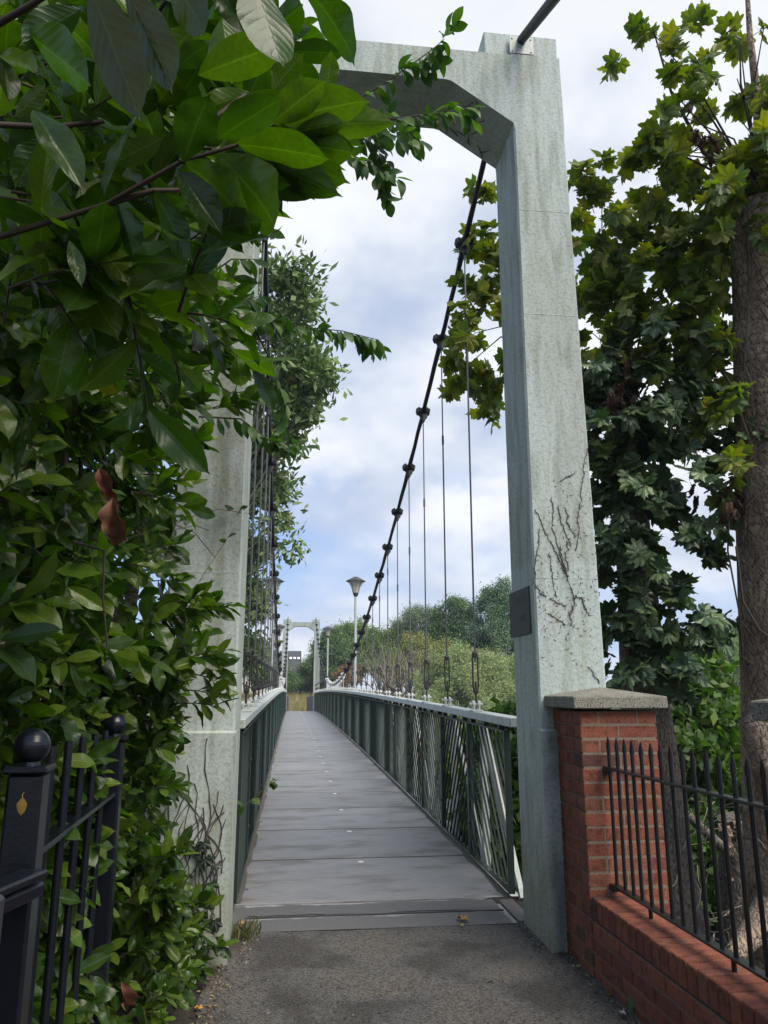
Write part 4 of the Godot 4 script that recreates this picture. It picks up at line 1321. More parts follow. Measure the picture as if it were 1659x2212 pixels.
	# shoots behind that branch, still close overhead
	for k in 120:
		var x := rnd(-120, 500)
		var y := rnd(-260, 720)
		if x > 420 and y > 420: continue
		var d := rnd(1.12, 2.1)
		var dir := Vector3(rnd(-0.2, 1.0), rnd(-0.5, 0.5), rnd(-0.3, 0.7))
		shoot(bag, at(x, y, d), dir, rnd(0.10, 0.22), 8, 0.118, 1.0, 0.95, 0.15, 5, tw, 0.003, false, 0.75)
	# 2. the body of the hedge
	var face := func(y: float, z: float) -> float:
		var x := -1.15 - 0.16 * maxf(z - 1.25, 0.0)
		x -= 0.10 * smoothstep(1.2, 2.4, y) * smoothstep(1.6, 0.8, z)
		x += 0.12 * smoothstep(0.45, 0.1, y) - 0.17 * smoothstep(1.5, 0.8, z) * smoothstep(0.25, 0.6, y) * smoothstep(1.9, 1.3, y)
		x -= 0.24 * smoothstep(1.6, 0.9, z) * smoothstep(1.75, 2.1, y) * smoothstep(3.7, 3.2, y)
		x += 0.10 * nz.get_noise_2d(y * 1.1, z * 1.3) + 0.12 * smoothstep(3.2, 5.0, y)
		return minf(x, -0.99)
	for k in 1500:
		var y := rnd(0.02, 1.55)
		var z := rnd(0.56, 3.4)
		var dp := pow(rng.randf(), 1.5) * 0.55
		var x: float = face.call(y, z) - dp
		if z > 1.55 and x > -1.36: x = -1.36 - dp
		var dir := Vector3(0.75, rnd(-0.1, 0.7), rnd(0.0, 0.9)) + rv() * 0.35
		var sm := rnd(0.055, 0.125)
		shoot(bag, Vector3(x, y, z), dir, sm * 1.1, 7, sm, 1.05, 0.85, 0.1, 5, tw, 0.0022)
	for k in 1500:
		var y := rnd(1.5, 5.6)
		var z := rnd(0.56, 3.2)
		var dp := pow(rng.randf(), 1.2) * 0.9
		var x: float = face.call(y, z) - dp
		if y > 3.6 and z < 1.0 and x > -1.25: continue
		var dir := Vector3(0.75, rnd(-0.45, 0.45), rnd(0.0, 0.8)) + rv() * 0.4
		shoot(bag, Vector3(x, y, z), dir, 0.16, 7, rnd(0.10, 0.17), 1.0, 0.9, 0.2, 5, tw, 0.0025)
	for k in 2600:   # the dark heart of the hedge
		var z := rnd(-1.6, 2.7)
		var y := rnd(0.0, 6.6)
		var x: float = -1.75 - 0.1 * y * smoothstep(1.0, 0.0, z) - pow(rng.randf(), 1.3) * 1.5
		if z > 1.5: x -= 0.05 + 0.25 * (z - 1.5)
		shoot(bag, Vector3(x, y, z), Vector3(0.7, rnd(-0.4, 0.6), rnd(0, 0.8)) + rv() * 0.5, 0.16, 6, rnd(0.10, 0.15), 1.05, 0.95, 0.2, 5)
	# sprigs that stand out to the right, over the tower
	for q in [[400, 740, 3.2], [430, 680, 3.1], [470, 800, 3.4], [500, 880, 3.4], [450, 760, 3.3], [370, 860, 2.9], [390, 960, 2.9], [350, 1010, 2.8], [420, 1300, 3.3], [440, 1330, 3.4], [430, 1420, 3.3], [460, 1440, 3.5], [440, 1500, 3.4], [330, 1060, 2.7], [420, 620, 3.0], [480, 640, 3.4], [380, 640, 2.6], [330, 700, 2.5], [290, 800, 2.3]]:
		for j in 2:
			shoot(bag, at(q[0] - 40, q[1] + rnd(-20, 20), q[2]), Vector3(1, rnd(-0.2, 0.5), rnd(-0.1, 0.5)), rnd(0.12, 0.22), 8, 0.115, 0.95, 0.8, 0.15, 5, tw, 0.003)
	# old stems inside
	for k in 26:
		var z := rnd(0.7, 2.2)
		var p := Vector3(rnd(-1.95, -1.6), 0, z)
		var pts := [p]
		var rad := [rnd(0.010, 0.02)]
		for j in 9:
			p += Vector3(rnd(-0.10, 0.06), 0.5, rnd(-0.1, 0.06))
			pts.append(p); rad.append(rad[0] * (1.0 - j * 0.09))
		tw.tube(pts, rad, 6)
	part(h, "branches", tw, M.red_twig, "stuff")
	for i in bag.t.size(): bag.t[i].origin -= h.position
	var moved := h.position
	h.position = Vector3.ZERO
	for i in bag.t.size(): bag.t[i].origin += moved
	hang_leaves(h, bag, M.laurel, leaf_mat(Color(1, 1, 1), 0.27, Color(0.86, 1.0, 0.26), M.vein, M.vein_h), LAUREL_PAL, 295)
	# a few leaves have died: brown and curled
	var dead := Bag.new()
	for q in [[215, 1010, 2.0, 240, 1075], [245, 1075, 2.0, 262, 1180], [252, 1110, 2.02, 248, 1190], [230, 1040, 2.03, 255, 1100], [262, 2120, 2.4, 275, 2190]]:
		var a := at(q[0], q[1], q[2])
		var b := at(q[3], q[4], q[2])
		dead.put(a, b - a, (EYE - a).normalized() + rv() * 0.4, a.distance_to(b), 0.9, rng.randi() % 2)
	hang_leaves(h, dead, [blade(10, 4, 0.5, 0.9, 0.1, 1.4, 0.25, 0.5, 7)], leaf_mat(Color(1, 1, 1), 0.6, Color(0.3, 0.15, 0.1)), [Color(0.16, 0.055, 0.032), Color(0.20, 0.09, 0.05)], 290, "dead_leaf")
	# yellow leaf
	var yb := Bag.new()
	var ya := at(255, 850, 2.2)
	yb.put(ya, at(200, 800, 2.2) - ya, (EYE - ya).normalized() * -1.0 + Vector3.UP, 0.10, 1.6, 0)
	hang_leaves(h, yb, [M.laurel[1]], leaf_mat(Color(1, 1, 1), 0.45, Color(0.9, 0.9, 0.2), M.vein), [Color(0.24, 0.25, 0.03)], 290, "yellow_leaf")
	# thorny bare twigs in front of the tower, and a bramble over the deck
	var b := thing("bramble", at(440, 1790, 4.2), "thin bramble stem with small green leaves reaching across the left railing", "plant")
	var bo := -b.position
	var bm := Mb.new()
	var bb := Bag.new()
	var stems := [[[430, 1790, 4.3], [480, 1765, 4.55], [520, 1745, 4.8], [560, 1715, 5.0], [605, 1680, 5.2]], [[350, 1345, 3.6], [410, 1290, 3.9], [450, 1225, 4.1], [500, 1150, 4.3]], [[330, 1160, 3.8], [400, 1120, 4.1], [470, 1100, 4.4], [545, 1110, 4.7]], [[370, 1130, 3.8], [420, 1150, 4.0], [465, 1205, 4.1]], [[350, 1150, 3.8], [420, 1135, 4.0], [450, 1145, 4.1]]]
	for si in stems.size():
		var pts := []
		var rad := []
		for q in stems[si]:
			pts.append(at(q[0], q[1], q[2]) + bo); rad.append(0.0035 - 0.0005 * pts.size())
		bm.tube(pts, rad, 6)
		for i in pts.size() - 1:
			var cnt := 7 if si == 0 and i > 0 else (3 if si in [1, 2] else 0)
			for j in cnt:
				var p := (pts[i] as Vector3).lerp(pts[i + 1], rng.randf())
				bb.put(p, rv() + Vector3(0.3, -0.1, 0.2), Vector3.UP + rv() * 0.6, rnd(0.035, 0.075), rnd(1.4, 1.9), rng.randi() % 3)
	part(b, "stem", bm, M.dead_stem)
	hang_leaves(b, bb, M.small_leaf, leaf_mat(Color(1, 1, 1), 0.5, Color(0.8, 0.95, 0.3)), [Color(0.05, 0.11, 0.02), Color(0.08, 0.13, 0.03), Color(0.03, 0.07, 0.02)])
	# dark ivy on the foot of the left tower leg
	var iv := thing("ivy", Vector3(-1.05, 0, 0.52), "dark ivy leaves at the foot of the left tower leg", "plant")
	var ib := Bag.new()
	for k in 46:
		var p := Vector3(rnd(-0.18, 0.10), rnd(0.05, 0.62), rnd(0.0, 0.03))
		ib.put(p, Vector3(rnd(-0.6, 0.6), -1, 0.3), Vector3(rnd(-0.3, 0.3), 0.3, 1), rnd(0.035, 0.07), 1.0, rng.randi() % 2)
	var im := Mb.new()
	im.tube([Vector3(0.02, 0, 0), Vector3(0.0, 0.2, 0.005), Vector3(-0.03, 0.45, 0.004), Vector3(-0.02, 0.6, 0.0)], [0.005, 0.004, 0.004, 0.002], 5)
	part(iv, "stem", im, M.dead_stem)
	hang_leaves(iv, ib, [M.maple[0], M.maple[2]], leaf_mat(Color(1, 1, 1), 0.4, Color(0.3, 0.4, 0.15)), [Color(0.014, 0.026, 0.014), Color(0.022, 0.036, 0.018)])

# pointed toothed leaves on arching branches in front of the arch and the left tower
func make_elm() -> void:
	var e := thing("elm_tree", at(430, 700, 4.4), "elm whose thin arching branches hang across the arch and the left tower leg", "tree")
	var o := -e.position
	var bag := Bag.new()
	var tw := Mb.new()
	var arms := [[[420, 420, 3.9], [560, 300, 3.9], [640, 285, 3.9], [720, 270, 3.95], [800, 305, 4.0], [850, 370, 4.0]], [[560, 330, 3.9], [700, 250, 4.0], [790, 205, 4.0], [860, 160, 4.0], [930, 110, 4.0], [960, 85, 4.0]], [[700, 250, 4.0], [800, 265, 4.0], [900, 250, 4.0], [960, 243, 4.05], [1030, 230, 4.1]], [[640, 285, 3.9], [740, 330, 3.9], [800, 350, 3.9], [830, 380, 3.9]], [[720, 270, 3.95], [800, 275, 3.95], [870, 300, 3.95], [915, 305, 3.95]], [[430, 700, 4.2], [540, 690, 4.3], [640, 705, 4.4], [740, 715, 4.5], [820, 735, 4.5]], [[430, 610, 4.2], [500, 560, 4.2], [550, 560, 4.2]], [[430, 900, 4.2], [520, 905, 4.3], [580, 950, 4.3], [630, 960, 4.3]], [[420, 520, 4.0], [500, 470, 4.1], [560, 500, 4.1]], [[500, 130, 4.2], [560, 90, 4.2], [620, 60, 4.2]], [[480, 180, 4.2], [540, 170, 4.2], [600, 190, 4.2]], [[540, 690, 4.3], [590, 790, 4.4], [620, 880, 4.4]], [[430, 640, 4.1], [490, 660, 4.1], [560, 640, 4.2]], [[420, 800, 4.2], [500, 850, 4.2], [560, 840, 4.3]]]
	for q in arms:
		var pts := []
		var rad := []
		for k in q.size():
			pts.append(at(q[k][0], q[k][1], q[k][2]) + o); rad.append(lerpf(0.006, 0.0018, float(k) / (q.size() - 1)))
		tw.tube(pts, rad, 6)
		for i in range(0, pts.size() - 1):
			var a: Vector3 = pts[i]
			var b: Vector3 = pts[i + 1]
			var cnt := int(a.distance_to(b) / 0.034) + 2
			if i == 0: cnt = cnt / 2
			for j in cnt:
				var p := a.lerp(b, (j + rng.randf()) / cnt)
				var al := (b - a).normalized()
				var side := al.cross(Vector3.UP).normalized() * (1.0 if j % 2 == 0 else -1.0)
				bag.put(p, al * 0.5 + side * rnd(0.2, 0.9) + Vector3(0, rnd(-1.4, -0.3), 0), Vector3.UP + side * 0.7 + rv() * 0.5, rnd(0.075, 0.13), rnd(0.72, 1.0), rng.randi() % 4)
				if rng.randf() < 0.22:
					var dir := al + side * 0.8 + Vector3(0, rnd(-0.5, 0.2), 0)
					shoot(bag, p, dir, rnd(0.07, 0.15), 7, 0.095, 1.1, 0.7, 0.3, 4, tw, 0.0015)
	part(e, "branches", tw, M.twig)
	var stem := Mb.new()
	stem.tube([at(200, 2100, 5.0) + o, at(250, 1500, 5.0) + o, at(330, 1000, 4.6) + o, at(420, 600, 4.3) + o, at(440, 420, 4.0) + o], [0.05, 0.045, 0.035, 0.02, 0.008], 8)
	part(e, "trunk", stem, M.bark)
	hang_leaves(e, bag, M.small_leaf, leaf_mat(Color(1, 1, 1), 0.42, Color(0.8, 0.95, 0.28)), [Color(0.075, 0.15, 0.042), Color(0.10, 0.185, 0.048), Color(0.055, 0.115, 0.04), Color(0.14, 0.235, 0.052)], 295)

# leafy masses: [x, y, depth, radius in metres, shoots]
func mass(bag: Bag, list: Array, o: Vector3, leaf: float, pal_n: int, tw: Mb, pair: bool, sag: float, root = null, thick := 0.012, share := 0.62) -> void:
	for q in list:
		var c := at(q[0], q[1], q[2]) + o
		if root != null:
			var from: Vector3 = root
			var mid := from.lerp(c, 0.5) + Vector3(0, 0.15, 0) + rv() * 0.12
			tw.tube([from, mid, c], [thick, thick * 0.6, thick * 0.3], 6)
		for k in maxi(1, int(q[4] * share + 0.5)):
			var p: Vector3 = c + gv() * q[3] * 0.5
			var dir: Vector3 = (p - c) * 1.2 + Vector3(rnd(-0.5, 0.5), rnd(-0.1, 0.9), rnd(-0.5, 0.5)) * q[3]
			shoot(bag, p, dir, rnd(0.12, 0.34), 8, leaf, 1.0, 1.15, sag, pal_n, tw, 0.0035, pair, 0.65)

func bough(mb: Mb, list: Array, o: Vector3, r0: float, r1: float, sides := 10) -> void:
	var pts := []
	var rad := []
	for k in list.size():
		pts.append(at(list[k][0], list[k][1], list[k][2]) + o)
		rad.append(lerpf(r0, r1, float(k) / (list.size() - 1)))
	mb.tube(pts, rad, sides)

const MAPLE_PAL := [Color(0.165, 0.235, 0.055), Color(0.225, 0.275, 0.056), Color(0.125, 0.195, 0.070), Color(0.27, 0.28, 0.06), Color(0.155, 0.22, 0.10)]
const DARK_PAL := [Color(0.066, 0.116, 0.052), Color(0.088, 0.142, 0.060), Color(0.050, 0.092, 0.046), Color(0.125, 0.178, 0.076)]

func make_sycamores() -> void:
	var lm := leaf_mat(Color(1, 1, 1), 0.42, Color(0.95, 1.0, 0.28))
	# the nearer trunk, smothered in leaves, right behind the tower
	var t := thing("sycamore_tree", at(1440, 2040, 6.5), "sycamore behind the right tower leg, its trunk smothered in dark leaves", "tree")
	var o := -t.position
	var tr := Mb.new()
	bough(tr, [[1470, 2180, 6.5], [1452, 2040, 6.5], [1425, 1850, 6.5], [1405, 1640, 6.5], [1390, 1480, 6.5], [1375, 1250, 6.5], [1355, 1000, 6.6], [1340, 780, 6.7], [1370, 560, 6.9]], o, 0.33, 0.06, 16)
	tr.tube([at(1445, 1950, 6.5) + o, at(1500, 2040, 6.2) + o, at(1560, 2120, 6.0) + o], [0.14, 0.09, 0.05], 10)
	part(t, "trunk", tr, M.bark)
	var bag := Bag.new()
	var tw := Mb.new()
	var root := at(1350, 900, 6.6) + o
	mass(bag, [[1300, 420, 6.4, 0.34, 9], [1270, 520, 6.6, 0.34, 11], [1340, 560, 6.4, 0.4, 14], [1400, 500, 6.5, 0.42, 16], [1390, 620, 6.7, 0.45, 16], [1300, 640, 6.8, 0.42, 14], [1440, 600, 6.5, 0.4, 14], [1480, 680, 6.3, 0.4, 14], [1280, 720, 6.6, 0.38, 14], [1370, 720, 6.4, 0.42, 16], [1460, 760, 6.4, 0.4, 14], [1540, 700, 6.6, 0.4, 12], [1480, 480, 6.8, 0.42, 12], [1420, 430, 6.8, 0.36, 10]], o, 0.120, 5, tw, true, 0.25, root)
	mass(bag, [[1084, 430, 7.6, 0.20, 6], [1064, 520, 7.6, 0.22, 8], [1089, 560, 7.8, 0.22, 8], [1054, 640, 7.6, 0.21, 8], [1084, 700, 7.8, 0.26, 9], [1024, 720, 7.5, 0.20, 6], [1009, 790, 7.5, 0.18, 5], [1074, 790, 7.7, 0.22, 9], [1099, 860, 7.7, 0.20, 8], [1109, 610, 7.6, 0.22, 8]], o, 0.145, 5, tw, true, 0.25, at(1180, 760, 7.4) + o, 0.012)
	# the dark lower part round the trunk
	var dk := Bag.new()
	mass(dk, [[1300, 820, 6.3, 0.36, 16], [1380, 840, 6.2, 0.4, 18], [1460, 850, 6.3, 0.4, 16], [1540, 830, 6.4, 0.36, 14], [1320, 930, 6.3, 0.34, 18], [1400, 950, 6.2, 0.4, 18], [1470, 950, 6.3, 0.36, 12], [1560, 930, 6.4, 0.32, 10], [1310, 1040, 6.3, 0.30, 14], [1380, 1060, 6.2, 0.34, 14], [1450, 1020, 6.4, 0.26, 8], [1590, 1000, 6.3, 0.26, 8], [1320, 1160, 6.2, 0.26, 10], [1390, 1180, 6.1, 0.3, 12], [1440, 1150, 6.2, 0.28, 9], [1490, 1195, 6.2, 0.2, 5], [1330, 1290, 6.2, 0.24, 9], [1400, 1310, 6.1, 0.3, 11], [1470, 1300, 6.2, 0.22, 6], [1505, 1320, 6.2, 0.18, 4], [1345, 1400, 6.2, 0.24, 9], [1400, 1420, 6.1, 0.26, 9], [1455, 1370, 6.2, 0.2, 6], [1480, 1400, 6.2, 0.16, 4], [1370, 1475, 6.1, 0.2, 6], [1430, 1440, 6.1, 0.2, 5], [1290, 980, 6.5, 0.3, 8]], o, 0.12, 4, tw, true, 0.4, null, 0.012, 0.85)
	part(t, "branches", tw, M.twig, "stuff")
	hang_leaves(t, bag, M.maple, lm, MAPLE_PAL, 200)
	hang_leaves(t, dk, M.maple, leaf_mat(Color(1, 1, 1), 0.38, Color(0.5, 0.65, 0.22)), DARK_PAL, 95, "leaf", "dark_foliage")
	dead_bunch(t, o, [[1350, 790, 6.1, 0.12, 10], [1330, 850, 6.1, 0.16, 16], [1370, 760, 6.1, 0.1, 6], [1465, 1070, 6.2, 0.12, 12], [1440, 1050, 6.2, 0.08, 6]])
	# the second trunk at the right edge, with flaky bark
	var s := thing("sycamore_tree", at(1690, 2000, 6.0), "sycamore at the right edge with thick flaky barked trunk and trailing vine stems", "tree")
	o = -s.position
	var tb := Mb.new()
	bough(tb, [[1700, 2150, 6.0], [1700, 1850, 6.0], [1694, 1650, 6.0], [1690, 1500, 6.0], [1682, 1300, 6.0], [1672, 1050, 6.0], [1668, 850, 6.0], [1662, 620, 6.0], [1655, 440, 6.0]], o, 0.325, 0.262, 22)
	bough(tb, [[1655, 450, 6.0], [1640, 250, 6.1], [1620, 80, 6.2], [1610, -80, 6.3]], o, 0.05, 0.012, 10)
	bough(tb, [[1660, 450, 6.0], [1720, 250, 6.0], [1780, 100, 6.0]], o, 0.10, 0.03, 10)
	bough(tb, [[1690, 1555, 5.85], [1660, 1548, 5.7], [1625, 1560, 5.62], [1640, 1640, 5.75], [1690, 1760, 5.9]], o, 0.11, 0.09, 12)
	bough(tb, [[1700, 1900, 5.95], [1640, 2000, 5.8], [1560, 2090, 5.6]], o, 0.16, 0.05, 12)
	part(s, "trunk", tb, M.flaky)
	var vn := Mb.new()
	bough(vn, [[1575, 1120, 5.85], [1572, 1190, 5.85], [1585, 1260, 5.85], [1598, 1330, 5.85], [1605, 1420, 5.86], [1615, 1490, 5.86]], o, 0.008, 0.006, 6)
	bough(vn, [[1610, 480, 5.82], [1618, 620, 5.78], [1612, 740, 5.78], [1605, 820, 5.8]], o, 0.007, 0.005, 6)
	bough(vn, [[1590, 1180, 5.8], [1605, 1300, 5.74], [1640, 1360, 5.72], [1680, 1390, 5.72]], o, 0.009, 0.007, 6)
	for k in 34:
		var y := rnd(460, 1480)
		bough(vn, [[rnd(1600, 1700), y, 5.76], [rnd(1600, 1700), y + rnd(30, 90), 5.74], [rnd(1600, 1700), y + rnd(100, 200), 5.76]], o, 0.004, 0.003, 5)
	part(s, "vine_stems", vn, M.dead_stem, "stuff")
	var sb := Bag.new()
	var stw := Mb.new()
	root = at(1640, 420, 6.0) + o
	mass(sb, [[1410, 70, 6.3, 0.18, 4], [1425, 120, 6.3, 0.2, 5], [1445, 190, 6.2, 0.24, 6], [1470, 250, 6.2, 0.28, 8], [1440, 330, 6.4, 0.24, 6], [1500, 330, 6.2, 0.32, 10], [1550, 400, 6.3, 0.38, 12], [1480, 410, 6.3, 0.34, 12], [1360, 330, 6.5, 0.12, 2], [1600, 100, 6.1, 0.12, 2], [1592, 170, 6.1, 0.16, 3], [1600, 260, 6.1, 0.26, 6], [1580, 330, 6.2, 0.3, 8], [1650, 60, 6.0, 0.26, 7], [1655, 160, 6.0, 0.28, 7], [1645, 280, 6.0, 0.34, 10], [1560, 500, 6.3, 0.38, 14], [1500, 560, 6.4, 0.36, 12], [1590, 600, 6.2, 0.34, 12], [1630, 420, 5.9, 0.32, 10], [1620, 520, 5.9, 0.22, 5], [1550, 640, 6.3, 0.36, 12], [1580, 730, 6.2, 0.28, 8], [1625, 430, 5.75, 0.24, 12], [1655, 400, 5.7, 0.22, 10], [1600, 470, 5.8, 0.2, 8], [1650, 330, 5.9, 0.26, 8]], o, 0.122, 5, stw, true, 0.22, root)
	bough(stw, [[1640, 420, 6.0], [1520, 330, 6.2], [1450, 200, 6.3], [1410, 60, 6.3]], o, 0.022, 0.006, 7)
	bough(stw, [[1640, 420, 6.0], [1625, 300, 6.1], [1600, 180, 6.1], [1598, 80, 6.1]], o, 0.016, 0.004, 7)
	mass(sb, [[1625, 830, 5.7, 0.10, 3], [1630, 980, 5.7, 0.10, 3], [1560, 960, 5.9, 0.18, 5], [1600, 900, 5.8, 0.16, 4]], o, 0.12, 5, stw, true, 0.45, at(1560, 800, 6.0) + o, 0.008)
	part(s, "branches", stw, M.twig, "stuff")
	hang_leaves(s, sb, M.maple, lm, MAPLE_PAL, 250)
	dead_bunch(s, o, [[1585, 1080, 5.9, 0.13, 18], [1570, 330, 6.0, 0.16, 10], [1540, 300, 6.0, 0.1, 6], [1500, 290, 6.0, 0.08, 5], [1590, 390, 6.0, 0.12, 8], [1495, 225, 6.0, 0.04, 2]])

func dead_bunch(t: Node3D, o: Vector3, list: Array) -> void:
	var b := Bag.new()
	for q in list:
		for k in q[4]:
			b.put(at(q[0], q[1], q[2]) + o + gv() * q[3] * 0.45, Vector3(rnd(-0.4, 0.4), -1, rnd(-0.4, 0.4)), rv() + Vector3(0, 0.2, 0.5), rnd(0.07, 0.12), 0.8, rng.randi() % 3)
	hang_leaves(t, b, M.curled, leaf_mat(Color(1, 1, 1), 0.7, Color(0.25, 0.14, 0.1)), [Color(0.075, 0.038, 0.026), Color(0.11, 0.058, 0.038), Color(0.05, 0.026, 0.02)], 290, "dead_leaf")

# a tree or bush seen from afar: clumps of leaves on the ends of limbs
func far_tree(called: String, label: String, cat: String, foot: Vector3, lobes: Array, pal: Array, clumps: Array, size: float, count: int, trunk_r: float, group := "", back := Color(0.5, 0.6, 0.2), bark: Material = null) -> Node3D:
	var t := thing(called, foot, label, cat, group)
	var bag := Bag.new()
	var tr := Mb.new()
	var topc := Vector3.ZERO
	for l in lobes: topc += (l[0] as Vector3) - foot
	topc /= lobes.size()
	var fork := Vector3(topc.x * 0.3, topc.y * 0.45, topc.z * 0.3)
	tr.tube([Vector3(0, -0.6, 0), fork * 0.5 + Vector3(rnd(-0.1, 0.1), 0, 0), fork], [trunk_r, trunk_r * 0.75, trunk_r * 0.55], 9)
	var vol := 0.0
	for l in lobes: vol += pow(l[1], 2.2)
	for l in lobes:
		var c: Vector3 = (l[0] as Vector3) - foot
		var r: float = l[1]
		tr.tube([fork * 0.9, fork.lerp(c, 0.5) + rv() * r * 0.2, c], [trunk_r * 0.4, trunk_r * 0.25, trunk_r * 0.1], 6)
		var squash: Vector3 = l[2] if l.size() > 2 else Vector3(1, 1, 1)
		var subs := int(8 + r * 5)
		var want := int(count * pow(r, 2.2) / vol / subs)
		for s in subs:
			var d := gv().normalized()
			if d.y < -0.35: d.y *= -0.5
			var p := c + d * squash * r * rnd(0.5, 1.05)
			var rs := r * rnd(0.15, 0.34)
			tr.tube([c, c.lerp(p, 0.6) + rv() * r * 0.08, p], [trunk_r * 0.12, trunk_r * 0.07, trunk_r * 0.03], 4, false)
			for k in want:
				var q := p + gv() * squash * rs * 0.55
				bag.put(q, gv() + d * 0.5, gv() + Vector3.UP, size * rnd(0.7, 1.3), 1.0, mini(int(absf(rng.randfn()) * pal.size() * 0.5), pal.size() - 1))
	part(t, "trunk", tr, bark if bark else M.bark)
	hang_leaves(t, bag, clumps, leaf_mat(Color(1, 1, 1), 0.6, back), pal, 0)
	return t

func make_ash() -> void:
	var cl := [clump(3, 11, 0.52, 0.40), clump(4, 11, 0.52, 0.40)]
	var L := []
	for q in [[644, 620, 21.4, 0.53], [594, 610, 21.4, 0.46], [654, 680, 21.4, 0.41], [584, 720, 22.4, 0.62], [644, 790, 22.0, 0.66], [684, 830, 21.8, 0.50], [614, 850, 22.4, 0.78], [654, 900, 22.0, 0.62], [594, 960, 22.4, 0.66], [564, 1080, 23.0, 0.70], [599, 1130, 22.4, 0.34], [624, 1192, 22.0, 0.20], [544, 1190, 23.4, 0.62], [539, 1320, 23.8, 0.62], [544, 1420, 24.2, 0.56], [534, 850, 23.4, 1.09], [494, 700, 23.4, 1.40], [514, 1010, 23.8, 1.25], [494, 1300, 24.2, 1.25], [424, 900, 23.4, 1.56], [394, 1150, 23.4, 1.56], [444, 560, 23.4, 1.25]]:
		L.append([at(q[0], q[1], q[2]), q[3]])
	far_tree("ash_tree", "tall dark green tree left of the bridge behind the left cable", "tree", Vector3(-4.4, -0.6, -17.0), L, [Color(0.14, 0.215, 0.07), Color(0.18, 0.26, 0.08), Color(0.23, 0.30, 0.09), Color(0.10, 0.16, 0.06)], cl, 0.44, 5600, 0.10)

